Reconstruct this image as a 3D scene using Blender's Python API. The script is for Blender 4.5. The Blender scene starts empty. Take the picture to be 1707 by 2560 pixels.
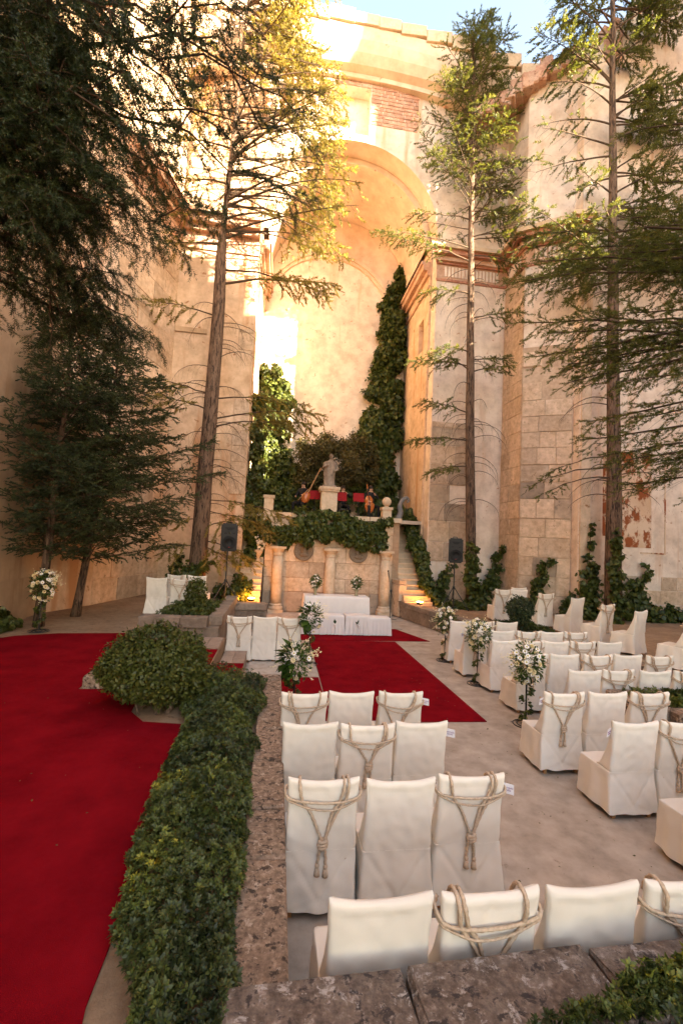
import bpy, bmesh, math, random
import numpy as np
from mathutils import Vector, Matrix, Euler, noise as mnoise

scene = bpy.context.scene
R = math.radians
# ------------------------------------------------------------------ camera
CAM_YAW, CAM_PITCH, CAM_ROLL, CAM_H = 7.6, 3.6, 2.75, 2.7
def _cam():
    y, p, a = R(CAM_YAW), R(CAM_PITCH), R(CAM_ROLL)
    f = Vector((math.sin(y)*math.cos(p), math.cos(y)*math.cos(p), math.sin(p)))
    r = Vector((math.cos(y), -math.sin(y), 0)); u = r.cross(f)
    r2 = r*math.cos(a) + u*math.sin(a); u2 = -r*math.sin(a) + u*math.cos(a)
    m = Matrix((r2, u2, -f)).transposed().to_4x4(); m.translation = (0, 0, CAM_H)
    cd = bpy.data.cameras.new('camera'); cd.sensor_fit = 'VERTICAL'; cd.sensor_height = 36; cd.lens = 16
    cd.clip_start = .05; cd.clip_end = 2000
    co = bpy.data.objects.new('camera', cd); scene.collection.objects.link(co); co.matrix_world = m
    scene.camera = co
_cam()
# ------------------------------------------------------------------ light
SUN_AZ, SUN_EL = 41.0, 25.0           # azimuth: degrees behind the +x axis
SDIR = Vector((math.cos(R(SUN_EL))*math.cos(R(SUN_AZ)), -math.cos(R(SUN_EL))*math.sin(R(SUN_AZ)), math.sin(R(SUN_EL))))
world = bpy.data.worlds.new('World'); scene.world = world; world.use_nodes = True
_n = world.node_tree.nodes; _bg = _n['Background']
_sky = _n.new('ShaderNodeTexSky'); _sky.sky_type = 'NISHITA'; _sky.sun_disc = False
_sky.sun_elevation = R(SUN_EL); _sky.sun_rotation = math.atan2(SDIR.x, SDIR.y)
_sky.air_density = 1.0; _sky.dust_density = 1.5; _sky.ozone_density = 1.0
world.node_tree.links.new(_sky.outputs[0], _bg.inputs[0]); _bg.inputs[1].default_value = 0.075
_sl = bpy.data.lights.new('sun', 'SUN'); _sl.energy = 5.0; _sl.angle = R(.5); _sl.color = (1, .92, .81)
_so = bpy.data.objects.new('sun', _sl); scene.collection.objects.link(_so)
_so.rotation_euler = SDIR.to_track_quat('Z', 'Y').to_euler(); _so.location = (14, -10, 30)
vs = scene.view_settings
vs.view_transform = 'Standard'; vs.look = 'None'; vs.gamma = 1; vs.exposure = 3.65; vs.use_curve_mapping = False
try:
    vs.use_white_balance = True; vs.white_balance_temperature = 8300; vs.white_balance_tint = 11
except Exception:
    pass
scene.render.engine = 'CYCLES'
cy = scene.cycles
cy.use_denoising = True
cy.max_bounces = 8; cy.diffuse_bounces = 5; cy.glossy_bounces = 2; cy.transmission_bounces = 3; cy.transparent_max_bounces = 4
cy.caustics_reflective = False; cy.caustics_refractive = False
cy.sample_clamp_indirect = 6

# ------------------------------------------------------------------ helpers
col = scene.collection
MATS = {}
def link(o, parent=None):
    col.objects.link(o)
    if parent is not None: o.parent = parent
    return o
def tag(o, label, cat, group=None):
    o['label'] = label; o['category'] = cat
    if group: o['group'] = group
    return o
def thing(name, label, cat, loc=(0, 0, 0), rz=0, group=None):
    o = bpy.data.objects.new(name, None); o.empty_display_size = .1
    o.location = loc; o.rotation_euler = (0, 0, rz); col.objects.link(o)
    return tag(o, label, cat, group)
def struct(o):
    o['kind'] = 'structure'; return o
def stuff(o):
    o['kind'] = 'stuff'; return o
class MB:
    """collects shapes for ONE mesh object"""
    def __init__(s): s.v = []; s.f = []; s.m = []
    def add(s, v, f, mi=0):
        b = len(s.v); s.v.extend([tuple(p) for p in v]); s.f.extend([tuple(i+b for i in q) for q in f]); s.m.extend([mi]*len(f)); return s
    def box(s, x0, x1, y0, y1, z0, z1, mi=0, mtx=None):
        v = [Vector(p) for p in ((x0,y0,z0),(x1,y0,z0),(x1,y1,z0),(x0,y1,z0),(x0,y0,z1),(x1,y0,z1),(x1,y1,z1),(x0,y1,z1))]
        if mtx is not None: v = [mtx @ p for p in v]
        return s.add(v, [(0,3,2,1),(4,5,6,7),(0,1,5,4),(1,2,6,5),(2,3,7,6),(3,0,4,7)], mi)
    def prism(s, pts, z0, z1, mi=0):
        n = len(pts)
        a = sum(pts[i][0]*pts[(i+1)%n][1]-pts[(i+1)%n][0]*pts[i][1] for i in range(n))
        if a < 0: pts = pts[::-1]
        v = [(p[0],p[1],z0) for p in pts] + [(p[0],p[1],z1) for p in pts]
        f = [tuple(range(n))[::-1], tuple(range(n, 2*n))] + [(i,(i+1)%n,n+(i+1)%n,n+i) for i in range(n)]
        return s.add(v, f, mi)
    def lathe(s, prof, c=(0,0,0), n=20, mi=0, cap=True):
        v = []; f = []
        for (r, z) in prof:
            for i in range(n):
                a = 2*math.pi*i/n; v.append((c[0]+r*math.cos(a), c[1]+r*math.sin(a), c[2]+z))
        for k in range(len(prof)-1):
            for i in range(n):
                j = (i+1) % n; f.append((k*n+i, k*n+j, (k+1)*n+j, (k+1)*n+i))
        if cap:
            f.append(tuple(range(n))[::-1]); f.append(tuple((len(prof)-1)*n+i for i in range(n)))
        return s.add(v, f, mi)
    def tube(s, pts, rad, n=6, mi=0, cap=True, lobes=0, pitch=.06):
        pts = [Vector(p) for p in pts]; m = len(pts)
        if not hasattr(rad, '__len__'): rad = [rad]*m
        t0 = (pts[1]-pts[0]).normalized()
        nrm = t0.orthogonal().normalized(); v = []; f = []; L = 0
        for k, p in enumerate(pts):
            t = (pts[min(k+1, m-1)]-pts[max(k-1, 0)])
            t = t.normalized() if t.length > 1e-9 else t0
            nrm = (nrm - t*nrm.dot(t));  nrm = nrm.normalized() if nrm.length > 1e-6 else t.orthogonal().normalized()
            b = t.cross(nrm)
            if k: L += (p-pts[k-1]).length
            for i in range(n):
                a = 2*math.pi*i/n; r = rad[k]
                if lobes: r *= 1+.22*math.cos(lobes*(a-2*math.pi*L/pitch/lobes*1.0))
                v.append(p + (nrm*math.cos(a)+b*math.sin(a))*r)
        for k in range(m-1):
            for i in range(n):
                j = (i+1) % n; f.append((k*n+i, k*n+j, (k+1)*n+j, (k+1)*n+i))
        if cap: f.append(tuple(range(n))[::-1]); f.append(tuple((m-1)*n+i for i in range(n)))
        return s.add(v, f, mi)
    def ball(s, c, r, n=12, mi=0, sc=(1,1,1)):
        prof = []
        v = []; f = []; k = max(4, n//2)
        for a in range(k+1):
            th = math.pi*a/k - math.pi/2
            for i in range(n):
                ph = 2*math.pi*i/n
                v.append((c[0]+r*sc[0]*math.cos(th)*math.cos(ph), c[1]+r*sc[1]*math.cos(th)*math.sin(ph), c[2]+r*sc[2]*math.sin(th)))
        for a in range(k):
            for i in range(n):
                j = (i+1) % n; f.append((a*n+i, a*n+j, (a+1)*n+j, (a+1)*n+i))
        return s.add(v, f, mi)
    def torus(s, c, R0, r, n=24, k=6, mi=0, mtx=None):
        v = []; f = []
        for i in range(n):
            a = 2*math.pi*i/n
            for j in range(k):
                b = 2*math.pi*j/k; q = R0+r*math.cos(b)
                p = Vector((q*math.cos(a), q*math.sin(a), r*math.sin(b)))
                if mtx is not None: p = mtx @ p
                v.append(p+Vector(c))
        for i in range(n):
            for j in range(k):
                i2 = (i+1) % n; j2 = (j+1) % k; f.append((i*k+j, i2*k+j, i2*k+j2, i*k+j2))
        return s.add(v, f, mi)
    def mesh(s, name, mats, smooth=False):
        me = bpy.data.meshes.new(name); me.from_pydata(s.v, [], s.f)
        for m in (mats if isinstance(mats, (list, tuple)) else [mats]): me.materials.append(m)
        if len(me.materials) > 1: me.polygons.foreach_set('material_index', s.m)
        if smooth: me.polygons.foreach_set('use_smooth', [True]*len(me.polygons))
        me.update(); return me
    def build(s, name, mats, parent=None, smooth=False, loc=None):
        o = bpy.data.objects.new(name, s.mesh(name, mats, smooth))
        if loc is not None: o.location = loc
        return link(o, parent)
def np_mesh(name, V, F, mat, rnd=None, smooth=False):
    me = bpy.data.meshes.new(name); V = np.ascontiguousarray(V, dtype=np.float32); F = np.ascontiguousarray(F, dtype=np.int32)
    k = F.shape[1]; nf = F.shape[0]
    me.vertices.add(len(V)); me.vertices.foreach_set('co', V.ravel())
    me.loops.add(nf*k); me.loops.foreach_set('vertex_index', F.ravel())
    me.polygons.add(nf); me.polygons.foreach_set('loop_start', np.arange(0, nf*k, k, dtype=np.int32))
    me.polygons.foreach_set('loop_total', np.full(nf, k, dtype=np.int32))
    if smooth: me.polygons.foreach_set('use_smooth', np.ones(nf, dtype=bool))
    me.materials.append(mat); me.update(calc_edges=True)
    if rnd is not None:
        at = me.attributes.new('rnd', 'FLOAT', 'FACE'); at.data.foreach_set('value', np.ascontiguousarray(rnd, dtype=np.float32))
    return me
def np_obj(name, V, F, mat, parent=None, rnd=None, smooth=False):
    return link(bpy.data.objects.new(name, np_mesh(name, V, F, mat, rnd, smooth)), parent)
def shared(name, me, parent=None, loc=(0,0,0), rot=(0,0,0), sc=(1,1,1)):
    o = bpy.data.objects.new(name, me); o.location = loc; o.rotation_euler = rot; o.scale = sc
    return link(o, parent)
def copy_tree(o, parent=None):
    c = o.copy(); col.objects.link(c); c.parent = parent
    for ch in list(o.children): copy_tree(ch, c)
    return c
def nrm(a): return a/np.maximum(np.linalg.norm(a, axis=-1, keepdims=True), 1e-9)
def scatter(tv, tf, P, D, N, S, rng=None):
    """template (x along D, z along N) put at P with size S -> verts, faces"""
    D = nrm(D); Y = nrm(np.cross(N, D)); Z = np.cross(D, Y)
    M = np.stack([D, Y, Z], axis=2)                       # columns
    V = np.einsum('kij,nj->kni', M, tv)*S[:, None, None] + P[:, None, :]
    k, n = len(P), len(tv)
    F = (tf[None]+(np.arange(k)*n)[:, None, None]).reshape(-1, tf.shape[1])
    return V.reshape(-1, 3), F

# ------------------------------------------------------------------ materials
def new_mat(name):
    m = bpy.data.materials.new(name); m.use_nodes = True; MATS[name] = m
    nt = m.node_tree; b = nt.nodes['Principled BSDF']; b.inputs['Specular IOR Level'].default_value = .25
    return m, nt, b
def nd(nt, t, **kw):
    n = nt.nodes.new(t)
    for k, v in kw.items(): setattr(n, k, v)
    return n
def noise(nt, scale, detail=4, rough=.55, vec=None, dist=0):
    n = nd(nt, 'ShaderNodeTexNoise'); n.inputs['Scale'].default_value = scale; n.inputs['Detail'].default_value = detail
    n.inputs['Roughness'].default_value = rough; n.inputs['Distortion'].default_value = dist
    if vec is not None: nt.links.new(vec, n.inputs['Vector'])
    return n.outputs['Fac']
def ramp(nt, fac, stops):
    r = nd(nt, 'ShaderNodeValToRGB'); el = r.color_ramp.elements
    while len(el) < len(stops): el.new(.5)
    for e, (p, c) in zip(el, stops): e.position = p; e.color = (*c, 1) if len(c) == 3 else c
    nt.links.new(fac, r.inputs[0]); return r.outputs[0]
def mix(nt, fac, a, b, mode='MIX'):
    m = nd(nt, 'ShaderNodeMix', data_type='RGBA', blend_type=mode)
    for sock, v in ((m.inputs['Factor'], fac), (m.inputs['A'], a), (m.inputs['B'], b)):
        if isinstance(v, (int, float)): sock.default_value = v
        elif isinstance(v, tuple): sock.default_value = (*v, 1)
        else: nt.links.new(v, sock)
    return m.outputs['Result']
def bump(nt, b, h, strength=.3, dist=.02):
    n = nd(nt, 'ShaderNodeBump'); n.inputs['Strength'].default_value = strength; n.inputs['Distance'].default_value = dist
    nt.links.new(h, n.inputs['Height']); nt.links.new(n.outputs[0], b.inputs['Normal'])
def gpos(nt, stretch=None):
    g = nd(nt, 'ShaderNodeNewGeometry').outputs['Position']
    if stretch:
        mp = nd(nt, 'ShaderNodeMapping'); mp.inputs['Scale'].default_value = stretch; nt.links.new(g, mp.inputs[0]); g = mp.outputs[0]
    return g
def stone_mat(name, c0, c1, c2, big=.7, mid=4, fine=40, rough=.9, bstr=.5, bdist=.02, spots=None, spot_scale=7, spot_th=.62, streak=None, rand=.12, streak_th=.55, midmix=.35, spots2=None, stretch=None):
    m, nt, b = new_mat(name); p = gpos(nt, stretch)
    c = ramp(nt, noise(nt, big, 5, .6, p), [(.3, c0), (.52, c1), (.72, c2)])
    c = mix(nt, midmix, c, ramp(nt, noise(nt, mid, 6, .65, p), [(.3, tuple(x*.62 for x in c0)), (.55, c1), (.75, tuple(min(1, x*1.15) for x in c2))]))
    if streak:
        f = ramp(nt, noise(nt, 1.0, 5, .6, gpos(nt, (1.6, 1.6, .16))), [(streak_th, (0,0,0)), (streak_th+.14, (1,1,1))])
        c = mix(nt, f, c, streak)
    if spots:
        f = ramp(nt, noise(nt, spot_scale, 6, .7, p, .3), [(spot_th, (0,0,0)), (spot_th+.07, (1,1,1))])
        c = mix(nt, f, c, spots)
    if spots2:
        f = ramp(nt, noise(nt, spot_scale*.7, 7, .75, gpos(nt, (1.1,1.1,1.3)), .4), [(.57, (0,0,0)), (.63, (1,1,1))])
        c = mix(nt, f, c, spots2)
    if rand:
        oi = nd(nt, 'ShaderNodeObjectInfo').outputs['Random']
        r = ramp(nt, oi, [(0, (1-rand*1.4,)*3), (.5, (1, 1-rand*.2, 1-rand*.4)), (1, (1+rand*.6,)*3)])
        c = mix(nt, 1.0, c, r, 'MULTIPLY')
    nt.links.new(c, b.inputs['Base Color']); b.inputs['Roughness'].default_value = rough
    h = mix(nt, .5, noise(nt, fine, 6, .7, p), noise(nt, mid*1.7, 5, .6, p))
    bump(nt, b, h, bstr, bdist); return m
def plain_mat(name, c, rough=.6, metal=0, var=.12, scale=20, bstr=.0, bdist=.005, spec=.25, emit=None):
    m, nt, b = new_mat(name); p = gpos(nt)
    cc = ramp(nt, noise(nt, scale, 4, .6, p), [(.3, tuple(x*(1-var) for x in c)), (.7, tuple(min(1, x*(1+var)) for x in c))])
    nt.links.new(cc, b.inputs['Base Color']); b.inputs['Roughness'].default_value = rough; b.inputs['Metallic'].default_value = metal
    b.inputs['Specular IOR Level'].default_value = spec
    if bstr: bump(nt, b, noise(nt, scale*4, 4, .6, p), bstr, bdist)
    if emit:
        b.inputs['Emission Color'].default_value = (*emit[0], 1); b.inputs['Emission Strength'].default_value = emit[1]
    return m
def leaf_mat(name, stops, trans=.3, rough=.5, spec=.3):
    m, nt, b = new_mat(name)
    a = nd(nt, 'ShaderNodeAttribute', attribute_name='rnd')
    c = ramp(nt, a.outputs['Fac'], stops)
    p = gpos(nt); c = mix(nt, 1.0, c, ramp(nt, noise(nt, 1.7, 3, .5, p), [(.3, (.75,.78,.72)), (.7, (1.2,1.16,1.08))]), 'MULTIPLY')
    nt.links.new(c, b.inputs['Base Color']); b.inputs['Roughness'].default_value = rough; b.inputs['Specular IOR Level'].default_value = spec
    t = nd(nt, 'ShaderNodeBsdfTranslucent'); nt.links.new(mix(nt, 1.0, c, (1.25, 1.2, .6), 'MULTIPLY'), t.inputs[0])
    ms = nd(nt, 'ShaderNodeMixShader'); ms.inputs[0].default_value = trans
    nt.links.new(b.outputs[0], ms.inputs[1]); nt.links.new(t.outputs[0], ms.inputs[2])
    nt.links.new(ms.outputs[0], nt.nodes['Material Output'].inputs[0]); return m
M = MATS
stone_mat('plaster', (.54,.35,.21), (.69,.50,.35), (.78,.62,.47), big=.45, mid=2.6, spots=(.36,.18,.09), spot_scale=3.4, spot_th=.61, midmix=.5, streak=(.54,.28,.14), rand=.05, bstr=.35)
stone_mat('plaster_pale', (.66,.48,.36), (.80,.66,.54), (.85,.75,.65), big=.42, mid=2.2, spots=(.46,.24,.14), spot_scale=4.5, spot_th=.615, midmix=.5, streak=(.64,.40,.25), streak_th=.58, rand=.04, bstr=.3)
stone_mat('plaster_orange', (.62,.42,.28), (.75,.57,.43), (.82,.68,.55), big=.55, mid=2.4, spots=(.22,.12,.06), spot_scale=2.6, spot_th=.645, rand=.05, bstr=.4)
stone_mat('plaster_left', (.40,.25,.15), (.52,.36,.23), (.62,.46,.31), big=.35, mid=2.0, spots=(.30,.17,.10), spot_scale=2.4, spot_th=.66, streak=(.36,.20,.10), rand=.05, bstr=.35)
stone_mat('ashlar', (.48,.33,.21), (.62,.46,.33), (.73,.58,.45), big=1.1, mid=6, midmix=.55, spots=(.30,.19,.12), spot_scale=11, spot_th=.60, rand=.16, bstr=.7, bdist=.03)
stone_mat('ashlar_grey', (.30,.23,.17), (.46,.35,.26), (.58,.45,.33), big=1.3, mid=6, spots=(.24,.19,.15), spot_scale=5, spot_th=.58, rand=.2, bstr=.7, bdist=.03)
stone_mat('mortar', (.27,.17,.105), (.36,.24,.155), (.43,.30,.20), big=1.0, mid=8, rand=0, bstr=.6)
stone_mat('mortar_pale', (.44,.30,.20), (.54,.39,.27), (.62,.47,.35), big=1.0, mid=8, rand=0, bstr=.6)
stone_mat('brick_rubble', (.45,.22,.14), (.60,.36,.26), (.74,.55,.43), big=1.2, mid=7, spots=(.36,.16,.10), spot_scale=6, spot_th=.57, rand=.15, bstr=.9, bdist=.05)
stone_mat('carved_stone', (.50,.36,.24), (.62,.47,.33), (.70,.56,.42), big=1.5, mid=9, spots=(.40,.26,.16), spot_scale=12, spot_th=.66, rand=.06, bstr=.45, bdist=.015)
stone_mat('cornice_stone', (.46,.25,.16), (.58,.36,.25), (.70,.52,.39), big=1.1, mid=6, spots=(.34,.14,.09), spot_scale=5, spot_th=.6, rand=.06, bstr=.4)
stone_mat('red_moulding', (.36,.13,.08), (.46,.20,.13), (.58,.34,.24), big=2, mid=8, rand=.05, bstr=.4)
stone_mat('lichen_stone', (.17,.11,.075), (.36,.245,.17), (.56,.42,.31), big=4, mid=26, fine=90, spots=(.075,.052,.038), spot_scale=16, spot_th=.53, midmix=.8, spots2=(.56,.43,.33), rand=.10, bstr=1, bdist=.025)
stone_mat('lichen_dark', (.09,.06,.045), (.21,.15,.115), (.50,.41,.35), big=9, mid=26, fine=80, spots=(.06,.045,.04), spot_scale=13, spot_th=.54, midmix=.75, spots2=(.46,.40,.36), rand=.10, bstr=1, bdist=.025)
stone_mat('low_wall_stone', (.15,.11,.08), (.25,.19,.145), (.36,.28,.22), big=2, mid=10, spots=(.09,.07,.055), spot_scale=6, spot_th=.6, rand=.15, bstr=.8)
stone_mat('floor', (.335,.262,.198), (.415,.333,.262), (.475,.392,.318), big=.8, mid=3.5, fine=120, spots=(.27,.20,.15), spot_scale=5.0, spot_th=.63, midmix=.6, rand=0, bstr=.5, bdist=.012)
stone_mat('paving', (.36,.30,.25), (.44,.38,.32), (.50,.44,.38), big=2, mid=8, rand=.12, bstr=.3, bdist=.008)
stone_mat('step_tile', (.26,.19,.145), (.34,.255,.20), (.40,.31,.25), big=3, mid=14, rand=.12, bstr=.3)
stone_mat('soil', (.20,.12,.07), (.30,.19,.115), (.38,.26,.17), big=1.5, mid=9, fine=60, spots=(.14,.085,.05), spot_scale=8, spot_th=.6, rand=0, bstr=.8, bdist=.02)
stone_mat('bark', (.10,.06,.04), (.19,.12,.08), (.28,.19,.135), big=6, mid=30, fine=60, spots=(.045,.028,.020), spot_scale=16, spot_th=.50, rand=.05, bstr=1, bdist=.05, stretch=(1,1,.16), midmix=.6)
plain_mat('twig', (.085,.055,.036), .9, var=.3)
stone_mat('carpet', (.17,.003,.007), (.20,.0045,.009), (.23,.006,.011), big=.7, mid=2.2, midmix=.65, fine=220, rough=1, rand=0, bstr=.6, bdist=.012)
M['carpet'].node_tree.nodes['Principled BSDF'].inputs['Specular IOR Level'].default_value = .02
def cloth_mat(name, c):
    m, nt, b = new_mat(name); p = gpos(nt)
    cc = ramp(nt, noise(nt, 3, 4, .6, p), [(.3, tuple(x*.94 for x in c)), (.7, c)])
    oi = nd(nt, 'ShaderNodeObjectInfo').outputs['Random']
    cc = mix(nt, 1.0, cc, ramp(nt, oi, [(0, (.93,.925,.91)), (1, (1,1,1))]), 'MULTIPLY')
    nt.links.new(cc, b.inputs['Base Color']); b.inputs['Roughness'].default_value = .95
    b.inputs['Sheen Weight'].default_value = .15
    b.inputs['Specular IOR Level'].default_value = .08
    h = mix(nt, .45, noise(nt, 14, 5, .6, p), noise(nt, 350, 2, .5, p)); bump(nt, b, h, .35, .006)
    return m
cloth_mat('cover', (.80,.735,.64)); cloth_mat('table_cloth', (.76,.70,.66))
plain_mat('rope', (.52,.39,.28), .95, var=.2, scale=60, bstr=.4)
plain_mat('chair_wood', (.42,.21,.09), .5, var=.2, scale=30)
plain_mat('black_metal', (.018,.017,.016), .45, var=.2, spec=.4)
plain_mat('speaker_body', (.017,.0165,.016), .55, var=.15, spec=.35, bstr=.2)
plain_mat('speaker_cone', (.008,.008,.008), .6)
plain_mat('card', (.80,.78,.82), .7, var=.03)
plain_mat('ink', (.20,.05,.22), .7)
plain_mat('petal', (.86,.82,.77), .6, var=.05); plain_mat('rose', (.85,.74,.47), .6, var=.1, scale=60); plain_mat('flower_eye', (.55,.45,.06), .7)
plain_mat('red_cloth', (.26,.012,.016), .9); plain_mat('suit', (.012,.011,.012), .85); plain_mat('skin', (.45,.26,.17), .55); plain_mat('hair', (.03,.02,.015), .7)
plain_mat('violin_wood', (.40,.11,.03), .25, var=.25, spec=.5); plain_mat('pale_wood', (.38,.20,.09), .45); plain_mat('glass_vase', (.30,.27,.16), .15, var=.1, spec=.6)
plain_mat('medal_stone', (.20,.155,.115), .9, var=.3, scale=30, bstr=.6); plain_mat('red_led', (.5,.02,.02), .4)
plain_mat('lamp_glow', (1,.6,.25), .5, emit=((1,.42,.10), 22)); plain_mat('lead_grey', (.16,.16,.165), .6)
plain_mat('dark_void', (.03,.025,.02), .9)
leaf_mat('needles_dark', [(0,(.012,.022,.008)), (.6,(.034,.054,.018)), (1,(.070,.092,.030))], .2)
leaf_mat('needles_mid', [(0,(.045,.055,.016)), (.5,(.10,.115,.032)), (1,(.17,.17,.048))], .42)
leaf_mat('needles_sun', [(0,(.11,.10,.03)), (.5,(.21,.18,.06)), (1,(.32,.26,.09))], .42)  # pale yellowish needles, with sunlit gold put into the colour
leaf_mat('needles_fir', [(0,(.016,.027,.013)), (.5,(.044,.066,.030)), (1,(.090,.120,.052))], .28)
leaf_mat('ivy_leaf', [(0,(.026,.040,.010)), (.5,(.068,.092,.022)), (.9,(.125,.145,.036)), (1,(.20,.18,.05))], .3, .42, .35)
leaf_mat('hedge_leaf', [(0,(.024,.034,.014)), (.40,(.058,.076,.024)), (.75,(.11,.14,.034)), (.94,(.20,.22,.04)), (1,(.38,.33,.05))], .25, .45, .35)
leaf_mat('box_leaf', [(0,(.032,.042,.010)), (.5,(.070,.085,.018)), (1,(.135,.135,.032))], .22, .45)
leaf_mat('brown_leaf', [(0,(.040,.034,.012)), (.5,(.080,.068,.024)), (1,(.14,.12,.045))], .3)
leaf_mat('bouquet_leaf', [(0,(.020,.048,.008)), (.5,(.045,.100,.014)), (1,(.10,.16,.035))], .25, .35, .4)
# ================================================================== GROUND
struct(MB().box(-300, 300, -300, 300, -.3, -.02).build('ground', M['soil']))
struct(MB().box(-7, 17, -9, 22, -.019, 0).build('courtyard_floor', M['floor']))
LG = [(-5.9,-8),(-.03,-8),(-.03,6.95),(-1.0,6.95),(-1.0,9.92),(-1.22,9.92),(-1.22,13.9),(-.6,13.9),(-.6,17.1),(-4.4,17.1),(-5.9,12.4)]
struct(MB().prism(LG, .001, .55).build('raised_path', M['soil']))
RG = [(4.9,16.6),(5.15,14.2),(5.5,12.75),(6.35,12.35),(6.95,10.8),(7.15,9.0),(7.2,6.9),(15.2,6.9),(15.2,14.5),(10.0,14.5),(8.7,15.7),(8.7,17.2),(5.75,17.2),(5.7,16.6)]
struct(MB().prism(RG, .001, .5).build('raised_soil_bed', M['soil']))
struct(MB().box(0.02, 14, -8, 1.9, .001, .6).build('near_soil_bed', M['soil']))

# ------------------------------------------------------------------ block pieces
def block_mesh(name, mat, seed, bev=.035, jit=.012):
    bm = bmesh.new(); bmesh.ops.create_cube(bm, size=1)
    bmesh.ops.bevel(bm, geom=bm.edges[:], offset=bev, segments=1, affect='EDGES')
    rg = random.Random(seed)
    for v in bm.verts: v.co += Vector((rg.uniform(-jit, jit), rg.uniform(-jit, jit), rg.uniform(-jit, jit)))
    me = bpy.data.meshes.new(name); bm.to_mesh(me); bm.free(); me.materials.append(mat); return me
BLK = {k: [block_mesh('stone_block', M[k], 7*i+3, bev=b, jit=j) for i in range(5)] for k, b, j in
       (('ashlar',.03,.010),('ashlar_grey',.03,.010),('lichen_stone',.03,.012),('lichen_dark',.03,.016),('low_wall_stone',.04,.015),('carved_stone',.025,.008),('brick_rubble',.07,.05),('paving',.012,.002),('step_tile',.012,.002))}
def block(name, mat, parent, c, size, rz=0, rg=random):
    return shared(name, rg.choice(BLK[mat]), parent, c, (0, 0, rz), size)
def ashlar(parent, p0, p1, z0, z1, course, lo, hi, mat, seed, proud=.03, gap=.022, depth=.22, skip=None, mat2=None, p2=.2):
    """courses of stone blocks on the face p0->p1, the face's outside lies to the right of p0->p1"""
    rg = random.Random(seed); p0 = Vector(p0); p1 = Vector(p1); d = p1-p0; L = d.length; d.normalize()
    n = Vector((d.y, -d.x)); rz = math.atan2(d.y, d.x); z = z0
    while z < z1-.1:
        h = min(course*rg.uniform(.88, 1.12), z1-z); u = 0
        while u < L-.02:
            w = rg.uniform(lo, hi)
            if L-u-w < lo*.6: w = L-u
            cu, cz = u+w/2, z+h/2
            if not (skip and skip(cu, cz, rg)):
                pr = proud*rg.uniform(.5, 1.3); c = p0+d*cu+n*(pr-depth/2)
                m = mat2 if (mat2 and rg.random() < p2) else mat
                block('stone_block', m, parent, (c.x, c.y, cz), (w-gap, depth, h-gap), rz, rg)
            u += w
        z += h
def ragged(parent, p0, p1, z0, zf, seed, mat='brick_rubble', t=.7, step=.6, name='rubble_block'):
    rg = random.Random(seed); p0 = Vector(p0); p1 = Vector(p1); d = p1-p0; L = d.length; d.normalize()
    n = Vector((d.y, -d.x)); u = 0
    while u < L:
        w = rg.uniform(.6, 1.3)*step; h = zf(u/L)*rg.uniform(.5, 1.3)
        c = p0+d*(u+w/2)-n*(t/2-.05*rg.random())
        block(name, mat, parent, (c.x, c.y, z0+h/2-.12), (w*1.05, t, h+.24), math.atan2(d.y, d.x)+rg.uniform(-.12, .12), rg); u += w

# ================================================================== LEFT SIDE WALLS
lw = thing('nave_wall', 'tall brown plastered nave wall behind the two young firs', 'wall')
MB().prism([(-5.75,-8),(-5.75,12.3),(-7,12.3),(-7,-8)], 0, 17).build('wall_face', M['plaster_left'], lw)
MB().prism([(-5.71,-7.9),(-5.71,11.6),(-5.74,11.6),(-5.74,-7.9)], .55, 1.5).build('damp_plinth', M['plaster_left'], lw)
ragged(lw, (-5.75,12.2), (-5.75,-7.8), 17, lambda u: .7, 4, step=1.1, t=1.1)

lp = thing('crossing_pier', 'stone crossing pier behind the leaning thick trunk, sunlit at its top', 'pier')
LP = [(-1.35,17.15),(-4.25,17.15),(-5.15,13.8),(-5.76,12.31),(-7,12.31),(-7,22.5),(-1.72,22.5),(-1.72,17.75),(-1.35,17.75)]
MB().prism(LP, 0, 22.2).build('pier_core', M['plaster'], lp)
MB().prism([(-4.27,17.13),(-5.17,13.78),(-5.20,13.79),(-4.30,17.14)], .56, 19).build('mortar_bed', M['mortar'], lp)
ashlar(lp, (-5.17,13.78), (-4.27,17.13), .55, 15.5, .72, .75, 1.5, 'ashlar', 11, skip=lambda u, z, g: z > 12 and g.random() < .25)
ashlar(lp, (-4.25,17.13), (-3.4,17.13), .55, 2.3, .6, .5, .9, 'ashlar', 12)
ashlar(lp, (-1.95,17.13), (-1.37,17.13), 1.2, 10.5, .62, .5, .62, 'ashlar', 15, proud=.02, skip=lambda u, z, g: g.random() < .35)
MB().box(-4.25, -3.1, 17.09, 17.14, 10.15, 10.33).build('string_course', M['plaster_left'], lp)
for (z0, z1, pr) in ((13.4,13.55,.06),(13.55,14.05,.03),(14.05,14.25,.22),(14.25,14.5,.42),(14.5,14.62,.5)):
    MB().prism([(-1.36,17.2),(-1.36,17.15-pr),(-4.25+pr*.75,17.15-pr),(-5.15+pr,13.8-pr*.3),(-5.2,13.8),(-4.3,17.2)], z0, z1).build('cornice_moulding', M['cornice_stone'], lp)
ragged(lp, (-5.3,14), (-4.25,17.15), 22.2, lambda u: .8, 6, t=1.0); ragged(lp, (-4.25,17.15), (-1.4,17.15), 22.2, lambda u: .5, 8)

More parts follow.
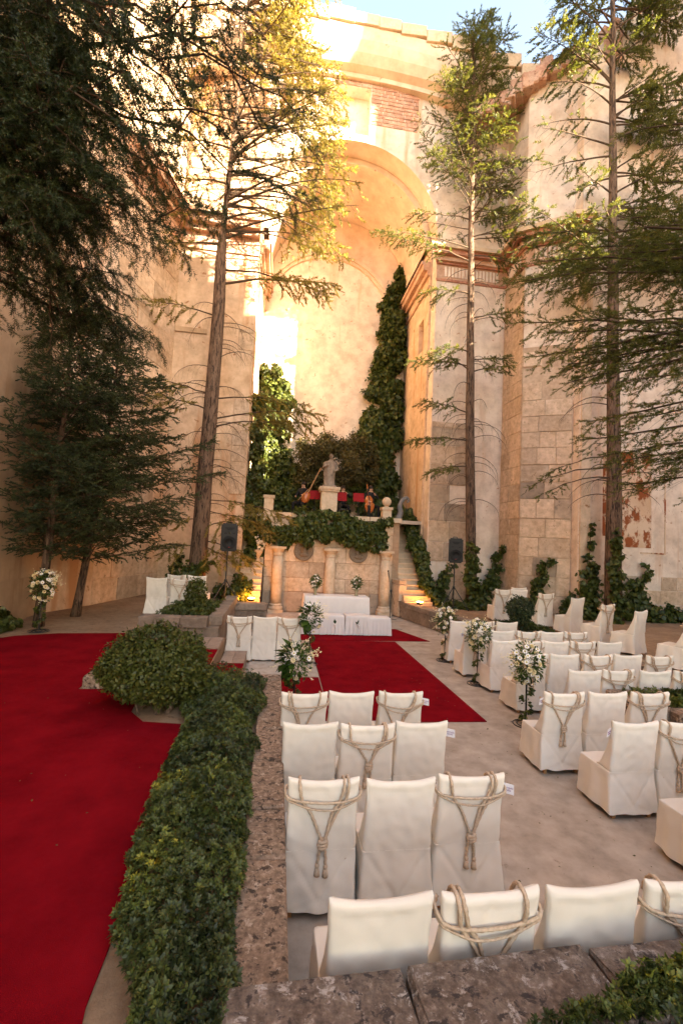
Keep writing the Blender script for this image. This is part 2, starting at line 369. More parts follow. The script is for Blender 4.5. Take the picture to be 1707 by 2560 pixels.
# ================================================================== CHANCEL: arch wall, vault, back wall
CX, AR, AZ = 2.175, 3.525, 15.2
ch = thing('chancel', 'roofless chancel with high round arch and pale ivy grown end wall', 'church')
mb = MB(); NS = 44; TOP = 21.4
H0, H1, HZ0, HZ1 = .55, 2.68, 19.0, 21.0
xs = sorted(set([CX-AR+2*AR*i/NS for i in range(NS+1)]+[H0, H1]))
az = lambda x: AZ+math.sqrt(max(0, AR*AR-(x-CX)**2))
q = lambda a, b, c, d: mb.add([a, b, c, d], [(0,1,2,3)])
for a, b in zip(xs[:-1], xs[1:]):
    if a >= H0-1e-6 and b <= H1+1e-6:
        q((a,17.15,az(a)),(b,17.15,az(b)),(b,17.15,HZ0),(a,17.15,HZ0)); q((a,17.15,HZ1),(b,17.15,HZ1),(b,17.15,TOP),(a,17.15,TOP))
    else: q((a,17.15,az(a)),(b,17.15,az(b)),(b,17.15,TOP),(a,17.15,TOP))
    q((a,18.0,az(a)),(b,18.0,az(b)),(b,18.0,TOP),(a,18.0,TOP))
mb.build('arch_wall', M['plaster_pale'], ch)
mb = MB()
q((H0,17.15,HZ0),(H1,17.15,HZ0),(H1,17.62,HZ0),(H0,17.62,HZ0)); q((H0,17.15,HZ1),(H0,17.62,HZ1),(H1,17.62,HZ1),(H1,17.15,HZ1))
q((H0,17.15,HZ0),(H0,17.62,HZ0),(H0,17.62,HZ1),(H0,17.15,HZ1)); q((H1,17.15,HZ0),(H1,17.15,HZ1),(H1,17.62,HZ1),(H1,17.62,HZ0))
q((H0,17.62,HZ0),(H1,17.62,HZ0),(H1,17.62,HZ1),(H0,17.62,HZ1))
mb.build('broken_niche', M['plaster_pale'], ch)
ashlar(ch, (H1+.02,17.14), (H1+2.0,17.14), 19.5, 21.2, .16, .22, .5, 'brick_rubble', 31, proud=.02, gap=.02, depth=.1)
ashlar(ch, (H0-1.4,17.14), (H0-.02,17.14), 19.6, 21.2, .2, .25, .5, 'brick_rubble', 32, proud=.02, gap=.02, depth=.1)
ashlar(ch, (H0,17.14), (H1,17.14), 21.02, 21.38, .17, .2, .4, 'brick_rubble', 33, proud=.03, gap=.02, depth=.1)
mb = MB()
for i in range(NS):
    a0, a1 = math.pi*i/NS, math.pi*(i+1)/NS
    P = lambda a, r, y, zc=AZ: (CX+r*math.cos(a), y, zc+r*math.sin(a))
    mb.add([P(a0,AR,17.15),P(a1,AR,17.15),P(a1,AR,18.0),P(a0,AR,18.0)], [(0,1,2,3)])
mb.build('arch_soffit', M['plaster_orange'], ch, True)
mb = MB()
for i in range(NS):
    a0, a1 = math.pi*i/NS, math.pi*(i+1)/NS
    mb.add([P(a0,3.28,18.0),P(a1,3.28,18.0),P(a1,3.28,21.5),P(a0,3.28,21.5)], [(0,1,2,3)])
    mb.add([P(a0,AR+.02,18.0),P(a1,AR+.02,18.0),P(a1,3.28,18.0),P(a0,3.28,18.0)], [(0,1,2,3)])
    mb.add([P(a0,AR+.3,18.0),P(a1,AR+.3,18.0),P(a1,AR+.3,21.9),P(a0,AR+.3,21.9)], [(0,1,2,3)])
mb.build('barrel_vault', M['plaster_orange'], ch, True)
MB().box(-1.9, 6.3, 21.5, 22.2, 0, 19.2).build('end_wall', M['plaster_pale'], ch)
# arch moulding of the end wall and the stained lunette above it
BX, BR, BZ = 1.75, 2.95, 13.5
mb = MB()
for k, (r0, r1, y) in enumerate(((BR, BR+.14, 21.38),(BR+.14, BR+.30, 21.30),(BR+.30, BR+.42, 21.40))):
    for i in range(40):
        a0, a1 = math.pi*i/40, math.pi*(i+1)/40
        B = lambda a, r, yy: (BX+r*math.cos(a), yy, BZ+r*math.sin(a))
        mb.add([B(a0,r0,y),B(a0,r1,y),B(a1,r1,y),B(a1,r0,y)], [(0,1,2,3)])
        mb.add([B(a0,r0,y),B(a1,r0,y),B(a1,r0,21.5),B(a0,r0,21.5)], [(0,1,2,3)])
        mb.add([B(a0,r1,y),B(a0,r1,21.5),B(a1,r1,21.5),B(a1,r1,y)], [(0,1,2,3)])
mb.build('arch_moulding', M['plaster_orange'], ch)
mb = MB()
for i in range(40):
    x0, x1 = -1.33+6.97*i/40, -1.33+6.97*(i+1)/40
    f = lambda x: BZ+math.sqrt(max(0, (BR+.3)**2-(x-BX)**2)); g = lambda x: AZ+math.sqrt(max(.05, 3.26**2-(x-CX)**2))
    if g(x0) > f(x0) or g(x1) > f(x1): mb.add([(x0,21.44,f(x0)),(x1,21.44,f(x1)),(x1,21.44,max(f(x1),g(x1))),(x0,21.44,max(f(x0),g(x0)))], [(0,1,2,3)])
mb.build('stained_lunette', M['plaster_orange'], ch)
# right chancel wall with a deep window, left chancel wall
mb = MB(); xw = 5.62
for y0, y1, z0, z1 in ((17.76,18.4,0,AZ),(19.1,21.5,0,AZ),(18.4,19.1,0,11.0),(18.4,19.1,12.4,AZ)): mb.box(xw, 6.04, y0, y1, z0, z1)
mb.build('side_wall', M['plaster'], ch)
MB().box(6.0, 6.03, 18.4, 19.1, 11.0, 12.4).build('window_recess', M['plaster_pale'], ch)
MB().box(-1.71, -1.33, 17.76, 21.5, 0, AZ).build('side_wall', M['plaster'], ch)
for (z0, z1, pr) in ((13.4,13.52,.06),(13.95,14.15,.12),(14.15,14.4,.3),(14.4,14.52,.38)):
    MB().box(xw-pr, xw+.01, 17.77, 21.49, z0, z1).build('cornice_moulding', M['cornice_stone'], ch)
    MB().box(-1.34, -1.33+pr, 17.77, 21.49, z0, z1).build('cornice_moulding', M['cornice_stone'], ch)
# ------------------------------------------------------------------ ring of the fallen dome
dr = thing('dome_ring', 'broken orange ring of the fallen dome with pale edge stones', 'dome ring')
rz_ = lambda x: -.032*(x-2.2)**2; ry_ = lambda x: -.012*(x-2.2)**2
mb = MB(); prof = [(17.3,21.2),(17.0,21.25),(16.98,21.42),(16.75,21.55),(16.55,21.85),(16.42,22.25),(16.36,22.7),(16.36,22.75),(17.6,22.75),(17.6,21.2)]
X = [-4.4+13.2*i/60 for i in range(61)]
for i in range(60):
    for j in range(len(prof)-1):
        (ya, za), (yb, zb) = prof[j], prof[j+1]; x0, x1 = X[i], X[i+1]
        mb.add([(x0,ya+ry_(x0),za+rz_(x0)),(x1,ya+ry_(x1),za+rz_(x1)),(x1,yb+ry_(x1),zb+rz_(x1)),(x0,yb+ry_(x0),zb+rz_(x0))], [(0,1,2,3)])
mb.build('cove', M['plaster_orange'], dr, True)
rg = random.Random(5); x = -4.3
while x < 8.6:
    w = rg.uniform(.65, 1.05); xc = x+w/2; h = rg.uniform(.45, .62)
    block('edge_stone', 'carved_stone', dr, (xc, 16.9+ry_(xc), 22.75+rz_(xc)+h/2), (w-.02, 1.25, h), -.025*(xc-2.2), rg)
    x += w

# ================================================================== RIGHT PIER
rp = thing('crossing_pier', 'stepped crossing pier with painted cornice behind the slender tree and loudspeaker', 'pier')
RP = [(5.70,17.15),(8.65,17.15),(8.65,15.6),(10.1,14.76),(10.1,14.36),(11,14.36),(11,22.5),(6.05,22.5),(6.05,17.75),(5.70,17.75)]
MB().prism(RP, 0, 21.0).build('pier_core', M['plaster_pale'], rp)
MB().prism([(8.64,15.62),(10.09,14.78),(10.075,14.75),(8.63,15.58)], .5, 10.2).build('mortar_bed', M['mortar_pale'], rp)
MB().prism([(8.66,17.1),(8.66,15.62),(8.63,15.60),(8.63,17.1)], .5, 13.3).build('mortar_bed', M['mortar_pale'], rp)
sk = lambda u, z, g: z > 8.2 and g.random() < .45
ashlar(rp, (8.62,15.57), (10.08,14.73), .5, 10.0, .66, .45, .95, 'ashlar', 21, skip=sk, mat2='ashlar_grey', p2=.15)
ashlar(rp, (8.63,17.1), (8.63,15.6), .5, 12.8, .66, .5, .9, 'ashlar', 22, proud=.02)
ashlar(rp, (5.72,17.14), (7.45,17.14), .5, 7.6, .78, .6, 1.0, 'ashlar_grey', 23, proud=.025, skip=lambda u, z, g: g.random() < .12, mat2='ashlar', p2=.7)
ashlar(rp, (8.66,17.14), (7.5,17.14), .5, .9, .4, .5, .7, 'ashlar', 24)
poly = [(5.70,17.16),(8.65,17.16),(8.65,15.6),(10.1,14.76),(10.1,14.36),(10.4,14.36)]
def offs(pr):
    return [(5.70-pr*.8,17.16-pr),(8.65-pr,17.16-pr),(8.65-pr,15.6-pr*.5),(10.1-pr,14.76-pr),(10.1-pr,14.36-pr*.6),(10.4,14.36-pr)]
def band(z0, z1, pr, mat, name, par=None):
    mb = MB(); o = offs(pr); inn = offs(-.05)
    for i in range(len(o)-1):
        mb.prism([o[i], o[i+1], inn[i+1], inn[i]], z0, z1)
    return mb.build(name, M[mat], par or rp)
band(13.36, 13.46, .05, 'red_moulding', 'architrave'); band(13.46, 14.06, .015, 'cornice_stone', 'frieze')
band(14.06, 14.14, .10, 'red_moulding', 'cornice_moulding'); band(14.14, 14.32, .20, 'cornice_stone', 'cornice_moulding')
band(14.32, 14.50, .38, 'red_moulding', 'cornice_moulding'); band(14.50, 14.66, .50, 'carved_stone', 'cornice_moulding')
mb = MB(); o = offs(.016)      # upright flutes of the frieze
for i in range(len(o)-1):
    a, b = Vector(o[i]), Vector(o[i+1]); L = (b-a).length
    if L < .6: continue
    d = (b-a).normalized(); n = Vector((d.y, -d.x)); k = int((L-.5)/.15)
    for j in range(k):
        c = a+d*(.3+(L-.6)*(j+.5)/k)
        mb.prism([tuple(c+d*.045), tuple(c-d*.045), tuple(c-d*.045+n*.03), tuple(c+d*.045+n*.03)], 13.56, 13.98)
stuff(mb.build('frieze_flutes', M['plaster_pale'], rp))
ragged(rp, (5.7,17.1), (8.65,17.15), 21.0, lambda u: .5, 41, t=.8, step=.45); ragged(rp, (8.6,15.6), (10.1,14.8), 20.9, lambda u: .5+.8*u, 42, t=.8, step=.4)
# broken vault springing above the pier
mb = MB(); rg = random.Random(9)
for i in range(14):
    u = i/13; xx = 7.0+3.2*u; zz = 19.6+1.6*u
    block('vault_stub', 'brick_rubble', rp, (xx, 16.3-1.4*u, zz+rg.uniform(0,.2)), (.42, .9, .4+.2*rg.random()), -.4+rg.uniform(-.2,.2), rg)

# ------------------------------------------------------------------ right transept wall
rw = thing('transept_wall', 'tall pale plastered wall with fresco remains behind the right trunk', 'wall')
MB().add([(10.12,14.4,0),(15.2,14.4,0),(15.2,14.4,27),(12.9,14.4,25),(11.6,14.4,22.4),(10.12,14.4,20.8)], [(0,1,2,3,4,5)]).add([(10.12,15.2,0),(15.2,15.2,0),(15.2,15.2,27),(12.9,15.2,25),(11.6,15.2,22.4),(10.12,15.2,20.8)], [(5,4,3,2,1,0)]).build('wall_face', M['plaster_pale'], rw)
ragged(rw, (10.15,14.42), (11.6,14.42), 20.9, lambda u: .4+1.4*u, 43, t=.7, step=.45)
ashlar(rw, (10.15,14.39), (15.1,14.39), .5, 2.0, .5, .6, 1.1, 'ashlar', 44, proud=.012, skip=lambda u, z, g: g.random() < .45)
MB().box(10.13, 10.5, 14.30, 14.41, .5, 13.3).build('pilaster_strip', M['plaster'], rw)
m, nt, b = new_mat('fresco'); p = gpos(nt)
c = ramp(nt, noise(nt, .9, 5, .6, p), [(.35,(.60,.40,.26)),(.6,(.70,.53,.39))])
c = mix(nt, ramp(nt, noise(nt, 1.5, 7, .68, gpos(nt, (1.3,1.3,.7))), [(.50,(0,0,0)),(.545,(1,1,1))]), c, (.30,.085,.03))
c = mix(nt, ramp(nt, noise(nt, 3.4, 6, .7, p), [(.60,(0,0,0)),(.64,(1,1,1))]), c, (.13,.06,.035))
nt.links.new(c, b.inputs['Base Color']); b.inputs['Roughness'].default_value = .95; bump(nt, b, noise(nt, 6, 6, .7, p), .6, .02)
MB().box(10.75, 12.9, 14.385, 14.401, 3.3, 6.3).box(11.6,12.9,14.384,14.4,2.95,3.3).build('fresco_patch', M['fresco'], rw)
MB().box(13.42, 13.47, 14.38, 14.402, 2.75, 6.3).box(12.5, 13.42, 14.38, 14.402, 2.75, 2.80).box(10.6,10.65,14.38,14.402,3.3,6.3).build('fresco_border', M['fresco'], rw)

# ------------------------------------------------------------------ added unseen right wall, stepped top shaped to block and pass the sun
shade_wall = thing('nave_wall', 'unseen shade casting wall, top stepped to shape the sunlight, facing the nave wall', 'wall')
mb = MB()
for y0, y1, z1 in ((8.75,14.35,35),(6.4,8.75,15.5),(3.4,6.4,15.0),(2.6,3.4,19),(1.6,2.6,21.5),(.4,1.6,23.5),(-.5,.4,25),(-34,-.5,27.5)): mb.box(15.22, 16.2, y0, y1, 0, z1)
mb.box(15.24, 16.18, 6.38, 8.77, 24.1, 35); mb.box(15.24, 16.18, 4.9, 6.38, 28.6, 35)  # high blocks added to keep sun off the dome cove and spandrel
mb.build('wall_face', M['plaster'], shade_wall)

# ================================================================== TERRACE, COLUMNS, STAIRS
te = thing('terrace', 'ivy hung stone terrace with three columns carrying the musicians', 'terrace')
MB().box(-.5, 4.55, 17.02, 21.45, 0, 3.48).build('core', M['mortar'], te)
MB().box(-1.32, -.51, 19.3, 21.45, 0, 3.48).box(4.56, 5.6, 19.6, 21.45, 0, 3.48).build('landing', M['mortar'], te)
ashlar(te, (-.5,17.02), (4.3,17.02), .75, 3.45, .54, .6, 1.25, 'ashlar', 51, proud=.02, gap=.016)
ashlar(te, (-.5,17.02), (4.3,17.02), .02, .74, .72, .9, 1.6, 'ashlar_grey', 52, proud=.035, gap=.016)
ashlar(te, (4.3,17.0), (4.45,16.35), .02, 1.35, .55, .5, .6, 'ashlar', 53, proud=.01, gap=.014, depth=.3)
rg = random.Random(3); x = -.55
for w in (.95, 1.0, .9, 1.05, .75, .5):
    block('coping_slab', 'carved_stone', te, (x+w/2, 17.25, 3.565), (w-.012, .75, .17), 0, rg); x += w
MB().box(-1.3, 5.58, 17.63, 21.4, 3.485, 3.62).build('terrace_floor', M['paving'], te)
for cx in (0.0, 1.92, 4.0):
    c = MB(); c.box(cx-.27, cx+.27, 16.62, 17.03, 0, .12); c.lathe([(.26,.12),(.27,.17),(.25,.22),(.21,.24),(.23,.29),(.2,.33)], (cx,16.84,0), 24)
    o = c.build('column_base', M['carved_stone'], te, False)
    MB().lathe([(.195,.33),(.2,.9),(.195,1.5),(.175,2.06)], (cx,16.84,0), 28).build('column_shaft', M['carved_stone'], te, True)
    c = MB(); c.lathe([(.175,2.06),(.2,2.07),(.2,2.10),(.18,2.12),(.18,2.2),(.21,2.22),(.25,2.3),(.26,2.31)], (cx,16.84,0), 24); c.box(cx-.28, cx+.28, 16.58, 17.03, 2.31, 2.39)
    c.build('column_capital', M['carved_stone'], te)
for cx, top in ((4.0,3.95),(-.45,4.15)):
    MB().box(cx-.17, cx+.17, 16.86, 17.2, 2.42, top).build('corner_post', M['carved_stone'], te)
    MB().box(cx-.21, cx+.21, 16.82, 17.24, top, top+.1).build('post_cap', M['carved_stone'], te)
MB().lathe([(.1,4.05),(.11,4.07),(.06,4.10),(.07,4.12)], (4.0,17.03,0), 16).ball((4.0,17.03,4.27), .18, 20).build('stone_ball', M['carved_stone'], te, True)
# round reliefs
for cx in (.92, 2.98):
    c = MB(); c.lathe([(.36,0),(.36,.05),(.33,.07),(.30,.05),(.05,.045)], (0,0,0), 28)
    c.ball((0,.03,.06), .12, 10, sc=(1,1.3,.6)); c.ball((.02,-.13,.05), .16, 10, sc=(1.2,.6,.4)); c.ball((-.09,.1,.05), .08, 8, sc=(1,1.4,.6)); c.ball((.1,.02,.05), .07, 8, sc=(1,1.4,.6))
    o = c.build('round_relief', M['medal_stone'], te, True, (cx, 16.99, 2.25)); o.rotation_euler = (math.pi/2, 0, 0)
# pedestal
MB().box(1.5, 2.1, 17.1, 17.65, 3.655, 4.54).build('pedestal', M['carved_stone'], te)
MB().box(1.44, 2.16, 17.04, 17.71, 4.545, 4.62).box(1.41, 2.19, 17.01, 17.74, 4.62, 4.72).build('pedestal_cap', M['carved_stone'], te)
def stairs(name, label, x0, x1, y0, z0, n, tread, rise, mat='ashlar'):
    t = thing(name, label, 'staircase')
    for i in range(n):
        y = y0+tread*i; z = z0+rise*(i+1); s = MB()
        s.box(x0, x1, y, y+tread*1.9, max(z-rise*2.2, 0.01), z-.05); s.box(x0-.015, x1-.01, y-.035, y+tread+.02, z-.05, z)
        s.build('step', M['carved_stone'], t)
    return t
stairs('stone_staircase', 'stone steps climbing beside the ivy at the right of the terrace', 4.58, 5.6, 16.0, .45, 17, .212, .185)
stairs('stone_staircase', 'stone steps lit orange by the floor lamp beside the terrace', -1.3, -.53, 15.55, .5, 17, .22, .182)
# right string wall of the stair foot + low wall round the soil bed
lwr = thing('low_wall', 'low dark stone wall edging the soil bed with the loudspeaker', 'wall')
pts = [(4.42,16.6),(4.95,14.35),(5.35,12.75),(6.25,12.2),(6.85,10.75),(7.03,9.0),(7.08,6.95)]
rg = random.Random(8)
for a, b in zip(pts[:-1], pts[1:]):
    a, b = Vector(a), Vector(b); L = (b-a).length; k = max(1, round(L/.9)); d = (b-a)/k; rz = math.atan2(d.y, d.x); n = Vector((d.y, -d.x)).normalized()
    for i in range(k):
        c = a+d*(i+.5)-n*.16
        block('cap_stone', 'low_wall_stone', lwr, (c.x, c.y, .5), (d.length-.012, .36, .16), rz, rg)
        c -= n*-.02
        block('face_stone', 'low_wall_stone', lwr, (c.x, c.y, .215), (d.length-.012, .28, .40), rz, rg)
# left far planter
lpl = thing('stone_planter', 'dark stone planter with the clipped shrub behind three covered chairs', 'planter')
for c, s, rz in (((-2.35,10.02,.86),(.8,.34,.2),0),((-1.66,10.0,.86),(.55,.36,.2),0),((-1.9,10.03,.65),(1.45,.28,.21),0),((-1.25,10.7,.86),(1.1,.3,.2),R(90)),((-1.25,11.9,.86),(1.25,.3,.2),R(90)),((-1.25,13.1,.86),(1.1,.3,.2),R(90)),
                ((-1.27,10.7,.38),(1.1,.24,.75),R(90)),((-1.27,11.9,.38),(1.25,.24,.75),R(90)),((-1.27,13.1,.38),(1.1,.24,.75),R(90)),((-.75,13.75,.66),(1.0,.34,.19),0),((-.72,13.77,.28),(.96,.28,.55),0)):
    block('wall_stone', 'low_wall_stone', lpl, c, s, rz, rg)
MB().prism([(-2.6,10.15),(-1.35,10.15),(-1.35,13.6),(-2.2,13.6)], .552, .84).build('soil', M['soil'], lpl)
# right box planter
rpl = thing('stone_planter', 'low stone planter full of dark greenery beside the right chairs', 'planter')
for c, s, rz in (((5.02,5.78,.36),(.72,.2,.72),R(112)),((5.72,5.36,.36),(1.1,.24,.70),R(-4)),((6.9,5.2,.36),(1.15,.28,.70),R(-3)),((5.4,6.12,.36),(1.15,.16,.72),0),((6.6,6.12,.36),(1.2,.16,.70),0),((7.6,5.65,.36),(1.0,.26,.7),R(90))):
    block('wall_stone', 'lichen_stone', rpl, c, s, rz, rg)
MB().prism([(5.25,5.5),(7.5,5.3),(7.5,6.04),(5.02,6.04)], .01, .6).build('soil', M['soil'], rpl)
# hedge planter walls
hw = thing('stone_planter_wall', 'lichen spotted stone wall between the leafy hedge and the covered chairs', 'wall')
ys = [2.24, 3.12, 3.68, 4.44, 5.15, 5.9, 6.88]
for a, b in zip(ys[:-1], ys[1:]):
    block('coping_stone', 'lichen_stone', hw, (.01+rg.uniform(-.008,.008), (a+b)/2, .31+rg.uniform(-.006,.006)), (.29, b-a-.012, .62), 0, rg)
for x0, x1, y, z in ((-.8,.15,6.99,.64),(-1.7,-.81,7.0,.65),(-2.52,-1.71,6.95,.72)):
    block('coping_stone', 'lichen_stone', hw, ((x0+x1)/2, y, z/2), (x1-x0-.01, .2 if x0 > -1.6 else .62, z), 0, rg)
fw = thing('stone_planter_wall', 'dark lichen covered wall top crossing in front of the nearest chairs', 'wall')
for x0, x1, yc, rz in ((-.16,.685,1.98,R(2.2)),(.685,1.625,2.012,R(2)),(1.625,2.6,2.04,R(1.4)),(2.61,3.6,2.05,0),(3.61,4.7,2.05,0)):
    block('coping_stone', 'lichen_dark', fw, ((x0+x1)/2, yc, .375), (x1-x0-.002, .36, .75+rg.uniform(-.012,.008)), rz, rg)
# steps from the raised path, slabs in front of the altar
ls = thing('stone_steps', 'low tiled steps with red carpet going down to the chairs', 'steps')
block('step_tile', 'step_tile', ls, (-.87, 9.42, .15), (.22, .94, .30), 0, rg); block('step_tile', 'step_tile', ls, (-.645, 9.42, .15), (.22, .94, .30), 0, rg)
MB().box(-.99, -.535, 7.12, 8.93, .002, .285).build('lower_step', M['step_tile'], ls)
block('step_tile', 'step_tile', ls, (-1.5, 9.35, .5625), (.46, .95, .04), 0, rg); block('step_tile', 'step_tile', ls, (-1.14, 9.35, .5625), (.24, .95, .04), 0, rg)
pv = struct(MB().box(-.5, .92, 9.07, 11.0, .001, .009).build('stone_pavement', M['paving']))
for i, (x, y, w, l) in enumerate(((.10,10.0,1.18,1.84),(.80,10.0,.2,1.84),(-.2,12.2,1.6,2.1),(1.5,15.4,2.6,2.6),(3.4,15.4,1.2,2.6),(-.1,15.2,.9,2.6))):
    block('paving_slab', 'paving', pv, (x, y, .012), (w-.01, l-.01, .02), 0, rg)

# ================================================================== CARPETS
def carpet(name, label, pts, z, t=.012):
    m = MB().prism(pts, z, z+t); return tag(m.build(name, M['carpet']), label, 'carpet', 'red carpets')
carpet('red_carpet', 'wide red carpet on the raised path beside the leafy hedge', [(-5.6,-3),(-5.3,9.25),(-4.95,9.7),(-4.3,10.0),(-3.0,10.15),(-2.3,9.5),(-1.75,8.88),(-1.02,8.88),(-1.02,7.12),(-2.56,7.3),(-2.54,6.6),(-1.72,6.6),(-1.62,5.8),(-1.4,5.5),(-.8,5.4),(-.74,2.3),(-.5,1.0),(-.4,-3)], .553)
carpet('red_carpet', 'red carpet covering the low step behind the hedge wall', [(-1.0,7.13),(-.53,7.13),(-.53,8.93),(-1.0,8.93)], .287)
carpet('red_carpet', 'narrow red strip joining the steps to the aisle carpet', [(-.51,7.13),(.10,7.05),(.91,6.88),(.91,9.05),(-.35,9.05),(-.44,9.1),(-.5,9.2)], .003)
carpet('red_carpet', 'long red aisle carpet running up to the altar', [(.92,6.88),(3.34,6.86),(3.29,12.33),(.95,12.33)], .003, .013)
carpet('red_carpet', 'red crosswise carpet under the white kneeling benches', [(.5,12.34),(4.32,12.46),(3.6,14.6),(.5,14.6)], .003)
# ================================================================== COVERED CHAIRS
def zt(x): return .944+.034*min(1, abs(x)/.262)**2.4
def yb(z): return -.03-.055*max(0, (z-.45)/.52)-.045*max(0, 1-z/.42)**1.3     # outer back face
def cover_mesh(seed, flare=1.0):
    rg = random.Random(seed); off = Vector((rg.uniform(0,50), rg.uniform(0,50), seed*3.1))
    nb, ns, nf = 34, 22, 22                                  # points on back, each side, front
    ring = [('b', -1+2*i/nb) for i in range(nb)] + [('r', i/ns) for i in range(ns)] + [('f', 1-2*i/nf) for i in range(nf)] + [('l', 1-i/ns) for i in range(ns)]
    N = len(ring); rows = []
    def place(k, t, hw, y0, y1):
        if k == 'b': x, y = hw*t, y0
        elif k == 'r': x, y = hw, y0+(y1-y0)*t
        elif k == 'f': x, y = hw*t, y1
        else: x, y = -hw, y0+(y1-y0)*t
        rc = .028                                            # soft corners
        cx = max(-hw+rc, min(hw-rc, x)); cyy = max(y0+min(rc,(y1-y0)/2), min(y1-min(rc,(y1-y0)/2), y)); dx, dy = x-cx, y-cyy
        l = math.hypot(dx, dy)
        if l > rc: x, y = cx+dx/l*rc, cyy+dy/l*rc
        return x, y
    bn = lambda x, z: .010*mnoise.noise(Vector((x*5, z*3, 1))+off)+.006*mnoise.noise(Vector((x*13+z*9, z*10-x*7, 4))+off)
    zs = [.062+.388*(i/20) for i in range(21)]
    ph = [rg.uniform(0, 6.28) for _ in range(6)]; fr = [rg.choice((3,4,5)), rg.choice((6,7,8)), rg.choice((10,11,13))]
    for z in zs:
        s = 1-z/.45; hw = .262+.022*s*flare; row = []
        for i, (k, t) in enumerate(ring):
            x, y = place(k, t, hw, yb(z), .452+.035*s)
            a = 2*math.pi*i/N; w = (.012 if k != 'b' else .0035)*s**.8
            fold = w*(math.sin(fr[0]*a+ph[0])+.8*math.sin(fr[1]*a+ph[1])+.6*math.sin(fr[2]*a+ph[2]+z*3))
            dn = Vector((x, y-.2, 0)).normalized(); p = Vector((x, y, z))+dn*fold
            if k == 'b': p.y += .008*vcrease(x, z, rg)+bn(x, z)
            else: p += dn*(.009*mnoise.noise(p*6+off)+.0045*mnoise.noise(p*15+off))
            row.append(p)
            if z < .075: p.z += .006*math.sin(5*a+ph[3])+.004*math.sin(9*a+ph[4])
        rows.append(row)
    for zz, fy, ins in ((.458,.45,.004),(.463,.43,.016),(.465,.36,.03),(.464,.28,.03),(.465,.215,.028),(.472,.19,.018)):
        row = []
        for (k, t) in ring:
            x, y = place(k, t, .262-ins*.35, yb(.46), fy)
            p = Vector((x, y, zz if k in 'f' or (k in 'lr' and t > .5) else .45+(zz-.45)*1.0)); p.z += .006*mnoise.noise(p*6+off)
            if k == 'b': p.y += bn(x, zz)
            row.append(p)
        rows.append(row)
    nz = 24
    for j in range(1, nz+1):
        u = j/nz; row = []
        for i, (k, t) in enumerate(ring):
            hw = .262-.010*math.sin(math.pi*u); z0 = .472
            dep = .055+.135*max(0, 1-u*1.15)**1.4
            x, y = place(k, t, hw, 0, dep)
            z = z0+(zt(x)-z0)*u; y += yb(z)
            p = Vector((x, y, z))
            sag = .010*math.exp(-((u-.93)/.06)**2)*(1-(x/.27)**2) if k == 'b' else 0
            p.y += -sag*math.sin(9*u*3)*.6
            if k == 'b': p.y += .008*vcrease(x, z, rg)+.004*math.sin(6*x/.24+ph[5])*math.exp(-((u-.85)/.1)**2)
            p.y += bn(x, z); p.x += .004*mnoise.noise(Vector((z*9, x*5, 2))+off)
            row.append(p)
        rows.append(row)
    for dz, sh in ((.010,.72),(.016,.35),(.0175,.0)):                    # rounded top edge
        row = []
        for (k, t) in ring:
            x, y = place(k, t, .262-.006*(1-sh), 0, .055); z = zt(x); ym = .0275
            row.append(Vector((x, yb(z)+ym+(y-ym)*sh, z+dz+.004*mnoise.noise(Vector((x*9, 0, 0))+off))))
        rows.append(row)
    V = [p for r in rows for p in r]; Fc = []
    for k in range(len(rows)-1):
        for i in range(N):
            j = (i+1) % N; Fc.append((k*N+i, k*N+j, (k+1)*N+j, (k+1)*N+i))
    me = bpy.data.meshes.new('chair_cover'); me.from_pydata(V, [], Fc); me.materials.append(M['cover'])
    me.polygons.foreach_set('use_smooth', [True]*len(me.polygons)); me.update(); return me
def vcrease(x, z, rg):
    d1 = abs(abs(x)/.262 - max(0, (z-.13)/.36)) if .10 < z < .50 else 9
    a = math.exp(-(d1/.07)**2)*max(0, min(1, (.47-z)/.08)) if d1 < 1 else 0
    d2 = abs(abs(x)/.262 - max(0, (.14-z)/.10)) if z < .14 else 9
    b = math.exp(-(d2/.12)**2)*.6 if d2 < 1 else 0
    return a+b
COVERS = [cover_mesh(s, f) for s, f in ((1,1.0),(2,1.2),(3,.8),(4,1.4),(5,1.0))]
def smooth_path(ctrl, n):
    P = [Vector(p) for p in ctrl]; out = []
    P = [P[0]*2-P[1]]+P+[P[-1]*2-P[-2]]
    for i in range(1, len(P)-2):
        for k in range(n):
            t = k/n; a, b, c, d = P[i-1], P[i], P[i+1], P[i+2]
            out.append(.5*((2*b)+(c-a)*t+(2*a-5*b+4*c-d)*t*t+(3*b-a-3*c+d)*t**3))
    out.append(P[-2]); return out
RR = .0105
